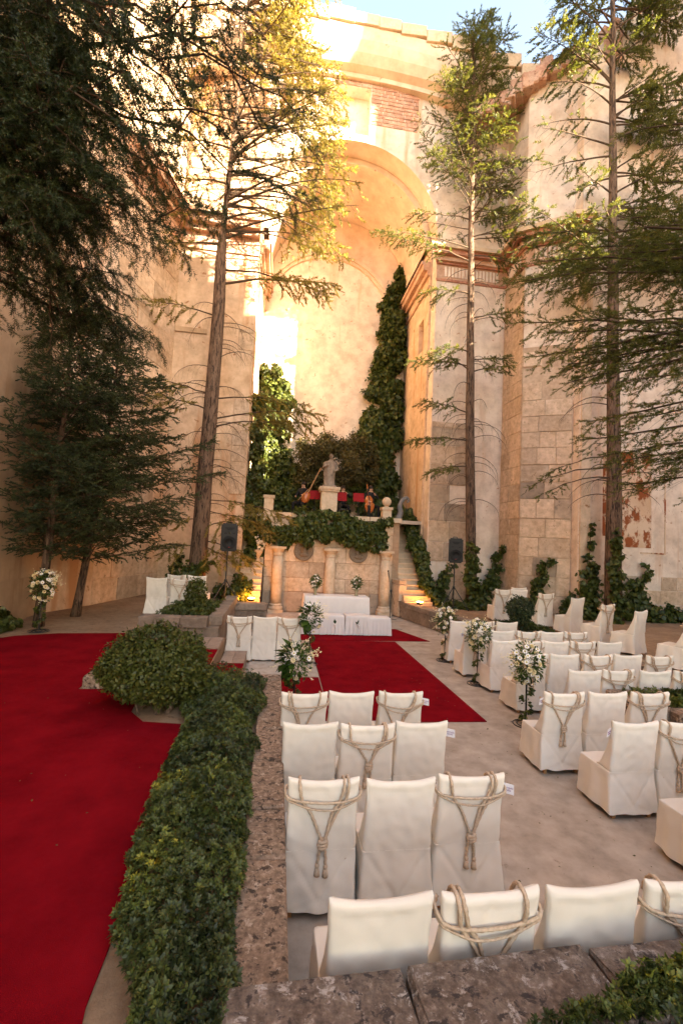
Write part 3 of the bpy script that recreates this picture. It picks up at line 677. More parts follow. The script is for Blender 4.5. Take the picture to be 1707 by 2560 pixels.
def rope_meshes(kz, drop, kx, sagz, seed):
    """rope swag over the chair back: loop, knot and tassels"""
    rg = random.Random(seed); loop = MB()
    yo = lambda z, e=.0: yb(z)-.016-e
    for s, e, dx in ((-1, 0, 0), (1, 0, 0), (1, .004, -.024)):
        x0 = s*(.178+rg.uniform(-.01,.01))+dx; t = zt(x0)
        bow = rg.uniform(.0, .022)*(-1 if dx else 1)
        c = [(x0,.055,.86),(x0,.025,t-.02),(x0,-.03,t+.022),(x0,yo(t)-.006,t-.01),(x0*.86+kx*.14+s*bow,yo(.86),t-.12),(x0*.5+kx*.5+s*bow*1.4,yo(.75),(t+kz)/2+.0),(kx+s*.022,yo(kz+.05,.004),kz+.05),(kx+s*.008,yo(kz,.008),kz)]
        loop.tube(smooth_path(c, 9), RR, 8, lobes=3, pitch=.05)
    for q, (zz, sg) in enumerate(((.855, sagz), (.835, sagz+.03))):
        c = [(-.235,.06,zz+.03),(-.270,.01,zz+.035),(-.268,-.07,zz+.02),(-.22,yo(zz),zz-.005),(-.08,yo(zz,.006),zz-sg*.85),(.08,yo(zz,.006),zz-sg),(.22,yo(zz),zz-.008),(.268,-.07,zz+.02),(.270,.01,zz+.04),(.235,.06,zz+.03)]
        loop.tube(smooth_path(c, 7), RR*(.85 if q == 0 else .6), 8, lobes=3, pitch=.05)
    knot = MB()
    for dz in (0, .021, -.02):
        c = [(kx+.03*math.cos(a)*(1-.15*abs(dz)/.02), yo(kz,.010)+.018*math.sin(a)-.003, kz+dz+.006*math.sin(a+1)) for a in [6.283*i/14 for i in range(15)]]
        knot.tube(c, RR*1.05, 8, lobes=3, pitch=.05)
    tails = []
    for s, l in ((-1, drop), (1, drop*rg.uniform(.75, 1.1))):
        tb = MB(); x1 = kx+s*(.014+rg.uniform(0,.012)); ze = kz-.03-l
        tb.tube(smooth_path([(kx+s*.008,yo(kz,.008),kz-.02),(x1,yo(kz-.05,.006),kz-.03-l*.4),(x1+s*.006,yo(kz-l,.004),ze)], 9), RR, 8, lobes=3, pitch=.05)
        tb.ball((x1+s*.006,yo(ze,.004),ze-.008), .017, 8, sc=(1,1,1.25))
        tb.lathe([(.013,0),(.020,-.03),(.023,-.055),(.012,-.058)], (x1+s*.006,yo(ze,.004),ze-.02), 8)
        tails.append(tb.mesh('rope_tail', M['rope'], True))
    return loop.mesh('rope_loop', M['rope'], True), knot.mesh('rope_knot', M['rope'], True), tails
ROPES = [rope_meshes(.55,.11,0,.03,1), rope_meshes(.50,.13,-.03,.05,2), rope_meshes(.60,.10,.02,.04,3), rope_meshes(.53,.12,.01,.03,4)]
LEGM = MB().box(-.018,.018,-.018,.018,0,.42).mesh('chair_leg', M['chair_wood'])
CARDM = MB().box(-.05,.05,-.0015,.0015,-.04,.04).mesh('name_card', M['card'])
def text_mesh(lines, size):
    cu = bpy.data.curves.new('card_text', 'FONT'); cu.body = lines; cu.size = size; cu.align_x = 'CENTER'; cu.align_y = 'CENTER'; cu.shear = .3; cu.extrude = .0004
    o = bpy.data.objects.new('card_text', cu); col.objects.link(o); bpy.context.view_layer.update()
    me = bpy.data.meshes.new_from_object(o.evaluated_get(bpy.context.evaluated_depsgraph_get()))
    bpy.data.objects.remove(o); me.name = 'card_text'; me.materials.clear(); me.materials.append(M['ink']); return me
TEXTM = text_mesh('Reservado\nfamilia', .021)
crg = random.Random(77)
def chair(x, y, label, roped, z=0, rz=0, card=0, group='cream covered chairs', v=None):
    """x, y: centre of the back; faces +y"""
    t = thing('covered_chair', label, 'chair', (x, y, z), rz+crg.uniform(-.02,.02), group)
    v = crg.randrange(5) if v is None else v
    cv = shared('chair_cover', COVERS[v], t)
    if crg.random() < .5: cv.scale = (-1, 1, 1)
    for lx, ly in ((-.2,.0),(.2,.0),(-.2,.42),(.2,.42)): shared('chair_leg', LEGM, t, (lx, ly, 0))
    if roped:
        lm, km, tm = ROPES[crg.randrange(4)]
        r = shared('rope', lm, t); 
        if crg.random() < .4: r.scale = (-1, 1, 1)
        shared('knot', km, r)
        for q in tm: shared('tassel', q, r)
    if card:
        c = shared('name_card', CARDM, t, (card*.29, -.05, .87), (R(8), 0, R(-35*card)))
        shared('card_text', TEXTM, c, (0, -.003, 0), (R(90), 0, 0))
    return t
ORD = ['first','second','third','fourth','fifth']
def row(y, xs, ropes, side, rown, cards=None, from_right=False):
    n = len(xs)
    for i, (x, r) in enumerate(zip(xs, ropes)):
        o = ORD[n-1-i] if from_right else ORD[i]
        lab = f"{'rope draped' if r else 'plain'} cream chair, {o} from the aisle, {side}, {rown}"
        chair(x, y+crg.uniform(-.03,.03), lab, r, card=(cards or {}).get(i, 0))
S1, S2 = 'loudspeaker side', 'hedge wall side'
hf = .265
row(10.25, [4.27,4.84,5.40], (0,1,0), S1, 'row nearest the altar')
row(9.2,  [4.18,4.74,5.32,5.86,6.42], (1,0,1,0,1), S1, 'second row', {0:-1})
row(8.25, [4.30,4.83,5.34,5.92,6.48], (0,1,0,1,0), S1, 'third row')
row(7.25, [4.27,4.84,5.44,6.04,6.6], (1,0,1,0,1), S1, 'fourth row', {0:-1})
row(6.32, [4.53,5.10,5.68,6.26], (0,1,0,1), S1, 'fifth row')
row(5.32, [3.55,4.14,4.72], (1,0,1), S1, 'sixth row', {0:-1})
row(4.40, [3.74,4.30,4.86], (0,1,0), S1, 'seventh row', {0:-1})
row(3.46, [3.86,4.42], (0,1), S1, 'row at the wall end', {0:-1})
row(10.15, [-.74,-.20,.33], (1,0,1), S2, 'beside the altar', None, True)
row(5.30, [.38,.92,1.50], (1,0,1), S2, 'row behind the carpet end', {2:1}, True)
row(4.42, [.39,.93,1.47], (0,1,0), S2, 'middle row', {2:1}, True)
row(3.43, [.42,.98,1.54], (1,0,1), S2, 'row one before the last', {2:1}, True)
for i, (x, r) in enumerate(zip((.59,1.15,1.71,2.27), (0,1,0,1))):
    chair(x, 2.33, f"{'rope draped' if r else 'plain'} cream chair against the near stone wall, {ORD[i]} from the hedge", r)
for x, y, rz, r, lab in ((6.72,13.0,R(0),1,'rope draped cream chair on the soil bed, nearest the loudspeaker stand'),(7.62,13.75,R(2),0,'plain cream chair on the soil bed, hidden behind another plain one'),(7.22,13.0,R(0),0,'plain cream chair on the soil bed behind the round shrub'),
        (7.58,12.2,R(8),1,'rope draped cream chair on the soil bed just past the round shrub'),(7.95,11.35,R(20),0,'plain cream chair on the soil bed between two rope draped ones'),(7.85,10.1,R(22),1,'rope draped cream chair on the soil bed in front of the big right trunk'),
        (7.9,9.15,R(24),0,'plain greyish cream chair at the edge of the soil bed, past the right trunk'),(7.95,7.95,R(24),1,'rope draped cream chair on the soil bed farthest from the altar')):
    chair(x, y, lab, r, z=.5, rz=rz, group='chairs on the soil bed')
for x, y, r, lab in ((-3.04,12.35,0,'plain cream chair by the leaning trunk, farthest from the terrace'),(-2.42,12.2,1,'rope draped cream chair half behind the clipped shrub'),(-2.76,13.35,1,'rope draped cream chair in the back row at the leaning trunk'),(-2.2,13.3,0,'plain cream chair in the back row at the leaning trunk')):
    chair(x, y, lab, r, z=.55, rz=R(-6), group='chairs beside the leaning trunk')

# ================================================================== ALTAR
at = thing('altar_table', 'altar table under a long white cloth between the kneelers and columns', 'table', (1.85, 14.25, 0))
def drape(hx, hy, h, seed, fold=.02, zb=.02):
    rg = random.Random(seed); rows = []; ring = []
    for i in range(40): ring.append((-hx+2*hx*i/40, -hy))
    for i in range(14): ring.append((hx, -hy+2*hy*i/14))
    for i in range(40): ring.append((hx-2*hx*i/40, hy))
    for i in range(14): ring.append((-hx, hy-2*hy*i/14))
    N = len(ring); ph = [rg.uniform(0,6) for _ in range(4)]
    for k in range(12):
        s = 1-k/11; z = zb+(h-zb)*(k/11); r = []
        for i, (x, y) in enumerate(ring):
            a = i/N*2*math.pi
            cor = max(0, abs(x)/hx+abs(y)/hy-1.6)/.4
            f = fold*s*(math.sin(17*a+ph[0])+.6*math.sin(31*a+ph[1]))*.5+.05*s*cor
            l = math.hypot(x/hx, y/hy); r.append((x*(1+.015*s)+x/hx/l*f, y*(1+.03*s)+y/hy/l*f, z))
        rows.append(r)
    rows.append([(x*.985, y*.97, h+.006) for x, y in ring]); rows.append([(x*.5, y*.1, h+.006) for x, y in ring]); rows.append([(x*.3, 0, h+.006) for x, y in ring])
    mb = MB(); V = [p for r in rows for p in r]; Fc = [(k*N+i, k*N+(i+1)%N, (k+1)*N+(i+1)%N, (k+1)*N+i) for k in range(len(rows)-1) for i in range(N)]
    return mb.add(V, Fc)
drape(1.0, .36, .98, 4, .018).build('table_cloth', M['table_cloth'], at, True)
MB().box(-.95,.95,-.32,.32,.93,.965).build('table_top', M['chair_wood'], at)
for sx in (-.88,.88):
    for sy in (-.26,.26): MB().box(sx-.03,sx+.03,sy-.03,sy+.03,0,.93).build('table_leg', M['chair_wood'], at)
for x, w, h, lab, fl in ((1.02,.34,.50,'low white draped kneeling bench at the flower stand end',0),(1.65,.31,.54,'white draped seat with a small sprig, toward the flower stand',1),(2.33,.32,.54,'white draped seat with a small sprig, toward the microphone',1),(2.98,.34,.50,'low white draped kneeling bench at the microphone end',0)):
    t = thing('draped_seat', lab, 'seat', (x, 13.25, .016), 0, 'white draped seats before the altar')
    drape(w, .26, h, int(x*10), .03 if fl else .012, .02).build('seat_cloth', M['table_cloth'], t, True)
    MB().box(-w*.9,w*.9,-.22,.22,.05,h-.02).build('seat_box', M['chair_wood'], t)
    if fl:
        s = thing('flower_sprig', f"small leafy sprig tied to the white seat {'by the microphone' if x > 2 else 'by the flower stand'}", 'sprig', (x+.02, 12.965, .34))
        rg = random.Random(int(x*100)); mb = MB()
        for i in range(7):
            a = rg.uniform(0, 6.28); d = Vector((math.cos(a)*.05, -.02, .06+math.sin(a)*.05)); w2 = Vector((-d.z, 0, d.x)).normalized()*.02
            mb.add([(0,0,.03), d*.6+w2, d*1.3, d*.6-w2], [(0,1,2,3)])
        mb.build('leaf_spray', M['bouquet_leaf'], s)
        q = MB(); q.ball((0,-.02,.0), .022, 8); q.ball((.03,-.02,-.02), .018, 8); q.build('blossom', M['petal'], s, True)
        MB().tube([(0,-.01,0),(.02,-.02,-.08),(.05,-.015,-.14)], .006, 5).build('ribbon', M['rope'], s)
# microphone stand
ms = thing('microphone_stand', 'thin black microphone stand beside the right column', 'microphone', (3.95, 15.6, .02))
MB().lathe([(.012,0),(.012,1.0)], (0,0,0), 8).build('pole', M['black_metal'], ms)
for a in (20, 140, 260): MB().tube([(0,0,.06),(.28*math.cos(R(a)),.28*math.sin(R(a)),.012)], .009, 6).build('leg', M['black_metal'], ms)
MB().box(-.03,.03,-.03,.03,.98,1.05).build('clamp', M['black_metal'], ms)
MB().tube([(.14,0,.55),(0,0,1.02),(-.1,-.02,1.5)], .008, 6).build('boom', M['black_metal'], ms)
MB().tube([(-.1,-.02,1.48),(-.125,-.025,1.66)], [.016,.02], 8).ball((-.135,-.028,1.70), .033, 10).build('microphone', M['black_metal'], ms, True)
# loudspeakers on tripods
def speaker(x, y, z, rz, hz, lab1, lab2):
    t = thing('speaker_stand', lab1, 'stand', (x, y, z), rz)
    MB().lathe([(.022,.05),(.022,hz)], (0,0,0), 10).build('pole', M['black_metal'], t)
    for a in (90, 210, 330):
        c, s = math.cos(R(a)), math.sin(R(a))
        MB().tube([(.03*c,.03*s,.75),(.55*c,.55*s,.02)], .016, 6).build('leg', M['black_metal'], t)
        MB().tube([(.02*c,.02*s,.28),(.3*c,.3*s,.40)], .008, 5).build('brace', M['black_metal'], t)
    MB().lathe([(.045,.70),(.045,.80)], (0,0,0), 10).build('collar', M['black_metal'], t)
    k = thing('loudspeaker', lab2, 'loudspeaker', (x, y, z+hz), rz); k.scale = (1.22,)*3
    b = bmesh.new(); bmesh.ops.create_cube(b, size=1)
    for v in b.verts:
        bk = v.co.y > 0; v.co = Vector((v.co.x*(.25 if bk else .42), v.co.y*.36, v.co.z*.70+.35))
    bmesh.ops.bevel(b, geom=b.edges[:], offset=.035, segments=2, affect='EDGES')
    me = bpy.data.meshes.new('cabinet'); b.to_mesh(me); b.free(); me.materials.append(M['speaker_body']); shared('cabinet', me, k)
    o = MB().lathe([(.165,0),(.165,.012),(.15,.014),(.06,-.01)], (0,0,0), 28).build('woofer', M['speaker_cone'], k, True, (.0,-.184,.22)); o.rotation_euler = (R(90),0,0)
    MB().add([(-.13,-.186,.60),(.13,-.186,.60),(.05,-.186,.53),(-.05,-.186,.53)], [(0,1,2,3)]).build('horn', M['speaker_cone'], k)
    for sx in (-.1,.1): MB().box(sx-.035,sx+.035,-.1865,-.18,.435,.465).build('port', M['speaker_cone'], k)
    MB().lathe([(.018,0),(.018,.01)], (0,-.19,.10), 10).build('badge', M['red_led'], k)
    MB().tube([(-.06,.02,.70),(-.05,.02,.735),(.05,.02,.735),(.06,.02,.70)], .012, 6).build('handle', M['speaker_body'], k)
speaker(6.1, 15.3, .5, R(-12), 1.62, 'black tripod stand on the soil bed by the slender tree', 'black loudspeaker on a tripod beside the slender ivy grown trunk')
speaker(-1.55, 14.4, .55, R(14), 1.66, 'black tripod stand beside the orange lit steps', 'black loudspeaker half hidden by branches near the left stairs')
# floor lamps
def flood(x, y, z, rz, lab, power):
    t = thing('floor_lamp', lab, 'lamp', (x, y, z), rz)
    o = MB().lathe([(.10,-.06),(.115,.02),(.10,.02),(.085,-.01)], (0,0,.14), 20).build('housing', M['black_metal'], t, True); o.location = (0,.0,0)
    MB().torus((0,0,.165), .095, .011, 24, 6).build('glowing_rim', M['lamp_glow'], t, True)
    MB().tube([(-.12,0,0),(-.12,0,.14)], .01, 6).build('bracket', M['black_metal'], t); MB().box(-.13,.13,-.05,.05,0,.012).build('foot', M['black_metal'], t)
    l = bpy.data.lights.new('lamp_bulb', 'POINT'); l.energy = power; l.color = (1,.38,.09); l.shadow_soft_size = .06
    lo = bpy.data.objects.new('lamp_bulb', l); lo.location = (0, .0, .26); link(lo, t)
flood(-.78, 15.05, .552, R(20), 'small glowing floor lamp at the foot of the left steps', 9)
flood(5.05, 15.75, .502, 0, 'small glowing floor lamp by the right stair foot', 1.0)

# ================================================================== FLOWERS
def daisy():
    m = MB(); rg = random.Random(2)
    for i in range(11):
        a = 6.283*i/11; d = Vector((math.cos(a), math.sin(a), 0)); w = Vector((-d.y, d.x, 0)); l = rg.uniform(.9, 1.05)
        m.add([d*.15, d*.6*l+w*.17+Vector((0,0,.12)), d*l+Vector((0,0,rg.uniform(-.1,.1))), d*.6*l-w*.17+Vector((0,0,.12))], [(0,1,2,3)], 0)
    m.lathe([(.26,.02),(.24,.14),(.1,.2)], n=8, mi=1); return m.mesh('daisy', [M['petal'], M['flower_eye']])
def rose():
    m = MB(); rg = random.Random(4)
    for k, (r, h, n) in enumerate(((.22,.75,3),(.45,.68,4),(.72,.5,5),(.95,.25,6))):
        for i in range(n):
            a0 = 6.283*(i+.3*k)/n; da = 6.283/n*.62; v = []
            for j in range(4):
                a = a0-da+2*da*j/3; e = (1-abs(j-1.5)/1.5*.25)
                v += [(r*.55*math.cos(a), r*.55*math.sin(a), .0), (r*e*math.cos(a), r*e*math.sin(a), h*e)]
            m.add(v, [(2*j,2*j+2,2*j+3,2*j+1) for j in range(3)])
    return m.mesh('rose', M['rose'], True)
DAISY, ROSE = daisy(), rose()
LEAFV = np.array([(0,0,0),(.3,.22,.06),(.3,-.22,.06),(.65,.24,.05),(.65,-.24,.05),(1,0,-.08),(.35,0,0),(.7,0,0)]); LEAFF = np.array([(0,6,1),(0,2,6),(6,7,3),(6,3,1),(6,4,7),(6,2,4),(7,5,3),(7,4,5)])
BIGLEAF = np_mesh('leaf', LEAFV, LEAFF, M['bouquet_leaf'], np.full(8, .45), True)
BIGLEAF2 = np_mesh('leaf', LEAFV, LEAFF, M['bouquet_leaf'], np.full(8, .12), True)
SPV = np.array([(0,0,0),(.5,.22,.04),(1,0,0),(.5,-.22,.04)]); SPF = np.array([(0,1,2,3)])
def bouquet(par, c, rx, rzz, seed, nd_, nr, nl, leaf_side=1, fl=.045, lsc=1.0):
    rg = random.Random(seed); nr_ = np.random.RandomState(seed)
    P = nr_.normal(size=(900, 3)); P = nrm(P)*nr_.uniform(.35, 1.02, (900, 1)); P = P*np.array([rx, rx, rzz])*np.where(nr_.rand(900, 1) < .12, 1.2, 1)
    D = nrm(P*np.array([1,1,.7])+nr_.normal(size=P.shape)*.03); N = nrm(nr_.normal(size=P.shape)+[0,-.3,.8])
    V, F = scatter(SPV, SPF, P+np.array(c), D, N, nr_.uniform(.03, .07, 900))
    stuff(np_obj('foliage', V, F, M['bouquet_leaf'], par, nr_.rand(900)))
    def spot(bias):
        while True:
            v = Vector((rg.gauss(0,1), rg.gauss(0,1), rg.gauss(0,1))).normalized()
            if v.y < .45 and v.x*leaf_side < bias: return v
    for i in range(nl):
        v = Vector((leaf_side*rg.uniform(.2,1), rg.uniform(-.9,.5), rg.uniform(-.9,.7))).normalized()
        p = Vector((v.x*rx, v.y*rx, v.z*rzz))*.72+Vector(c)
        q = (v+Vector((0,0,-.25))).to_track_quat('X', 'Z'); s = rg.uniform(.09,.15)*rx/.25*lsc
        o = shared('leaf', BIGLEAF if rg.random() < .6 else BIGLEAF2, par, p, (0,0,0), (s,s*1.1,s)); o.rotation_euler = q.to_euler()
    for i in range(nd_+nr):
        v = spot(.45); p = Vector((v.x*rx, v.y*rx, v.z*rzz))*rg.uniform(.96,1.12)+Vector(c)
        o = shared('daisy' if i < nd_ else 'rose', DAISY if i < nd_ else ROSE, par, p, (0,0,0), (fl*rg.uniform(.8,1.15),)*3)
        o.rotation_euler = (v+Vector((0,-.5,.2))).to_track_quat('Z', 'X').to_euler()
def flower_stand(x, y, z, lab, seed, side, sc=1.0, nd_=22, nr=12, nl=16):
    t = thing('flower_stand', lab, 'flower stand', (x, y, z), 0, 'flower stands along the aisle'); rg = random.Random(seed); rs = np.random.RandomState(seed)
    for r in (.19,.13,.07): MB().torus((0,0,.012+.03*(.19-r)), r, .007, 28, 5).build('base_ring', M['black_metal'], t)
    for a in (0,120,240): MB().tube([(.19*math.cos(R(a)),.19*math.sin(R(a)),.012),(.03*math.cos(R(a)),.03*math.sin(R(a)),.05),(0,0,.12)], .007, 5).build('base_spoke', M['black_metal'], t)
    MB().lathe([(.014,.02),(.014,.75*sc)], (0,0,0), 8).build('pole', M['black_metal'], t)
    n = 170; zz = rs.uniform(.05,.72*sc,n); a = zz*22+rs.normal(0,.5,n); rr = .03+.035*rs.rand(n)
    P = np.stack([rr*np.cos(a), rr*np.sin(a), zz], 1); D = nrm(np.stack([np.cos(a),np.sin(a),rs.normal(-.3,.5,n)],1)); N = nrm(rs.normal(size=(n,3))+[0,0,.8])
    V, F = scatter(LEAFV, LEAFF, P, D, N, rs.uniform(.04,.085,n)); stuff(np_obj('twined_ivy', V, F, M['ivy_leaf'], t, np.repeat(rs.rand(n), 8)))
    bouquet(t, (0,0,.93*sc), .235, .30, seed, nd_, nr, nl, side, lsc=1.55 if nl > 28 else 1.1)
    # wispy sprays
    mb = MB()
    for i in range(16):
        v = Vector((rg.gauss(-side*.5,.6), rg.gauss(-.2,.5), rg.gauss(.4,.6))).normalized(); p = Vector((0,0,.95*sc))
        mb.tube([p+v*.2, p+v*.3, p+v*rg.uniform(.33,.42)+Vector((0,0,-.03))], .003, 4)
        for k in range(4): mb.ball(p+v*rg.uniform(.27,.42)+Vector((rg.uniform(-.02,.02),0,rg.uniform(-.03,.02))), .009, 5)
    stuff(mb.build('wispy_spray', M['rose'], t))
flower_stand(4.0, 10.45, 0, 'flower stand beside the first row on the loudspeaker side', 1, 1)
flower_stand(4.02, 8.72, 0, 'tall flower stand with pale wispy sprays at the third loudspeaker side row', 2, 1, 1.05, 16, 14, 22)
flower_stand(3.92, 6.75, 0, 'largest looking flower stand with white daisies before the rope draped aisle chair', 3, 1, 1.02, 24, 10, 26)
flower_stand(.78, 10.0, 0, 'leafy flower stand beside the three chairs near the altar', 4, -1, 1.1, 3, 2, 30)
flower_stand(.36, 7.25, 0, 'broad leafed flower stand on the carpet end behind the hedge wall', 5, -1, .86, 2, 4, 52)
flower_stand(-4.72, 10.1, .568, 'flower stand with cream roses on the wide carpet by the fir trunks', 6, -1, 1.0, 26, 18, 12)
for x, s in ((1.2,11),(2.5,12)):
    t = thing('flower_vase', f"glass vase of white flowers on the altar, {'farther from' if s == 11 else 'nearer to'} the microphone", 'vase', (x, 14.28, .987))
    MB().lathe([(.05,0),(.07,.015),(.035,.06),(.05,.12),(.08,.2),(.085,.21)], (0,0,0), 16).build('vase', M['glass_vase'], t, True)
    bouquet(t, (0,0,.40), .17, .20, s, 18, 0, 3, 1, .032)
t = thing('urn', 'stone urn of white flowers on the left stair pier', 'urn', (-.72, 17.0, 1.775))
MB().lathe([(.10,.0),(.12,.03),(.05,.12),(.06,.20),(.15,.36),(.17,.44),(.15,.46)], (0,0,0), 18).build('bowl', M['carved_stone'], t, True)
bouquet(t, (0,0,.74), .27, .30, 21, 34, 6, 10, -1, .045)
# ================================================================== CONIFERS
def needle_sprig(n, ln, wd, ang, seed, flat=.5):
    rs = np.random.RandomState(seed); V = []; F = []
    for i in range(n):
        x = .05+.95*i/n; a = 2.4*i+rs.uniform(-.3,.3); an = ang*rs.uniform(.8,1.2); l = ln*(1-.35*x)*rs.uniform(.8,1.15)
        d = np.array([math.cos(an), math.sin(an)*math.cos(a), math.sin(an)*math.sin(a)*flat+.05])
        w = np.cross(d, rs.normal(size=3)); w = w/np.linalg.norm(w)*wd; b = np.array([x, 0, 0])
        k = len(V); V += [b-w, b+w, b+d*l]; F.append((k, k+1, k+2))
    return np.array(V), np.array(F)
SPRIG_NEAR = needle_sprig(16, .42, .036, 1.0, 1, .9); SPRIG_FAR = needle_sprig(13, .46, .075, .9, 2, .7); SPRIG_FIR = needle_sprig(13, .36, .07, .8, 3, .5); SPRIG_MID = needle_sprig(14, .44, .052, .95, 5, .75)
class Tree:
    def __init__(s, seed): s.rg = random.Random(seed); s.rs = np.random.RandomState(seed); s.wood = MB(); s.P = []; s.D = []; s.S = []; s.limbs = 0
    def trunk_at(s, t):
        p = s.path; k = t*(len(p)-1); i = min(int(k), len(p)-2); return Vector(p[i]).lerp(Vector(p[i+1]), k-i)
    def at_z(s, z):
        p = s.path
        for a, b in zip(p[:-1], p[1:]):
            if a[2] <= z <= b[2]: return Vector(a).lerp(Vector(b), (z-a[2])/(b[2]-a[2]))
        return Vector(p[-1])
    def spray(s, pts, sub, step, sp, size, dens=1.0, side=1.0, hang=.25, start=.2, tip=True, bare=False):
        """side twigs with needle sprigs along a limb"""
        rg = s.rg; n = len(pts); seg = [(pts[i+1]-pts[i]).length for i in range(n-1)]; L = sum(seg); u = start*L; sg = 1
        while u < L:
            a = u; i = 0
            while i < n-2 and a > seg[i]: a -= seg[i]; i += 1
            p = pts[i].lerp(pts[i+1], min(1, a/seg[i])); d = (pts[i+1]-pts[i]).normalized()
            h = d.cross(Vector((0,0,1))); h = h.normalized() if h.length > .01 else Vector((1,0,0))
            f = 1-u/L; l = sub*(.35+.75*math.sin(math.pi*min(1, (.12+f*.95))))*rg.uniform(.6,1.25)
            an = rg.uniform(.7,1.15)
            td = (d*math.cos(an)+h*sg*side*math.sin(an)+Vector((0,0,rg.uniform(-.35,.25)-hang*.3))).normalized()
            tw = [p]; q = p; k = 4
            for j in range(k):
                td = (td+Vector((rg.uniform(-.12,.12), rg.uniform(-.12,.12), -hang*.22+rg.uniform(-.06,.06)))).normalized(); q = q+td*l/k; tw.append(q)
            s.wood.tube(tw, [.0026*size/.12]*2+[.0018*size/.12]*3, 3, cap=False)
            if not bare and rg.random() < dens: s.needles(tw, l, sp, size)
            u += step*rg.uniform(.7,1.3); sg = -sg
        if tip and not bare: s.needles(pts[-3:], (pts[-1]-pts[-3]).length, sp, size)
    def needles(s, tw, l, sp, size):
        rg = s.rg; m = max(2, int(l/sp)); k = len(tw)-1
        for j in range(m+1):
            v = (.12+.88*j/m)*k; i = min(int(v), k-1); p = tw[i].lerp(tw[i+1], v-i); d = (tw[i+1]-tw[i]).normalized()
            d = (d+Vector((rg.gauss(0,.45), rg.gauss(0,.45), rg.gauss(0,.32)+.05))).normalized()
            s.P.append(p); s.D.append(d); s.S.append(size*rg.uniform(.7,1.25))
    def limb(s, o, tip, r, sag=.0, n=9, wob=.04):
        rg = s.rg; o = Vector(o); tip = Vector(tip); L = (tip-o).length; pts = []
        for i in range(n+1):
            t = i/n; p = o.lerp(tip, t)+Vector((0,0,-sag*L*4*t*(1-t)))
            if 0 < i < n: p += Vector((rg.gauss(0,wob*.5), rg.gauss(0,wob*.5), rg.gauss(0,wob*.4)))*L*.3
            pts.append(p)
        s.wood.tube(pts, [r*(1-.82*i/n) for i in range(n+1)], 5, cap=False); s.limbs += 1
        return pts
    def limb_dir(s, o, az, el, L, r, droop=.5, n=9):
        rg = s.rg; p = Vector(o); pts = [p]; e = el
        for i in range(n):
            d = Vector((math.cos(az)*math.cos(e), math.sin(az)*math.cos(e), math.sin(e))); p = p+d*L/n; pts.append(p); e -= droop/n*rg.uniform(.6,1.4); az += rg.gauss(0,.05)
        s.wood.tube(pts, [r*(1-.82*i/n) for i in range(n+1)], 5, cap=False); return pts
    def clip(s, test):
        k = [i for i, p in enumerate(s.P) if test(p)]; s.P = [s.P[i] for i in k]; s.D = [s.D[i] for i in k]; s.S = [s.S[i] for i in k]
    def sun_gap(s, y, x0, x1, z0, z1, prob):
        """drops crown sprigs that would keep the sun off the given wall area"""
        def keep(p):
            k = (p.y-y)/SDIR.y; q = p-SDIR*k
            return not (k > 0 and x0 < q.x < x1 and z0 < q.z < z1 and s.rg.random() < prob)
        s.clip(keep)
    def build(s, name, label, rad, tmpl, mat, group=None, nside=12, bark='bark'):
        t = thing(name, label, 'tree', s.path[0], 0, group); o0 = Vector(s.path[0])
        tr = MB(); n = len(s.path); pp = smooth_path(s.path, 6); m = len(pp)
        rr = [rad[0]+(rad[1]-rad[0])*(i/(m-1)) for i in range(m)] if len(rad) == 2 else [np.interp(i/(m-1), [q[0] for q in rad], [q[1] for q in rad]) for i in range(m)]
        pp = [p-o0+Vector((mnoise.noise(p*.6)*.03, mnoise.noise(p*.6+Vector((9,0,0)))*.03, 0)) for p in pp]; rr[0] *= 1.2; pp[0].z -= .05
        tr.tube(pp, rr, nside); tr.build('trunk', M[bark], t, True)
        for i, v in enumerate(s.wood.v): s.wood.v[i] = (v[0]-o0.x, v[1]-o0.y, v[2]-o0.z)
        if s.wood.v: stuff(s.wood.build('branches', M['twig'], t, True))
        if s.P:
            P = np.array([tuple(p-o0) for p in s.P]); D = np.array([tuple(d) for d in s.D]); S = np.array(s.S)
            N = nrm(s.rs.normal(size=P.shape)*.5+[0,0,1]); V, F = scatter(tmpl[0], tmpl[1], P, D, N, S)
            rn = np.clip(np.repeat(s.rs.rand(len(P))*.75, len(tmpl[1]))+s.rs.rand(len(F))*.25, 0, 1)
            stuff(np_obj('crown', V, F, M[mat], t, rn))
        return t
PI = math.pi
# --- the dark near boughs from the left
T = Tree(101); T.path = [(-4.9,4.4,.5),(-4.9,4.4,5),(-4.85,4.45,12)]
tips = [(0.24,5.4,7.4),(-0.03,5.2,7.73),(-0.3,5.0,7.92),(-0.53,5.0,8.46),(-0.74,5.0,8.79),(-1.16,4.9,5.9),(-0.8,5.1,6.34),(0.09,5.6,6.96),(-1.75,4.7,6.0),(-2.03,4.9,6.0),(-1.93,6.2,5.29),(-2.31,6.0,5.45),(-2.56,5.7,5.59),(-1.0,4.5,7.21),(-1.58,4.4,7.49),(-1.23,4.4,6.47),(-2.19,4.2,7.26),(-2.09,4.3,6.36),(-1.66,4.6,6.12),(-0.64,5.0,7.12),(-2.39,4.4,6.3),(-2.75,6.1,6.6),(-2.5,5.2,6.9),(-2.9,5.4,7.6),(-2.0,4.8,8.3),(-1.3,4.8,8.6),(-2.2,6.4,5.9),(-2.1,6.4,5.0)]
tips = tips+[(a+T.rg.gauss(-.35,.3), b+T.rg.gauss(.1,.25), c+T.rg.gauss(.25,.3)) for a, b, c in tips[8:20]]
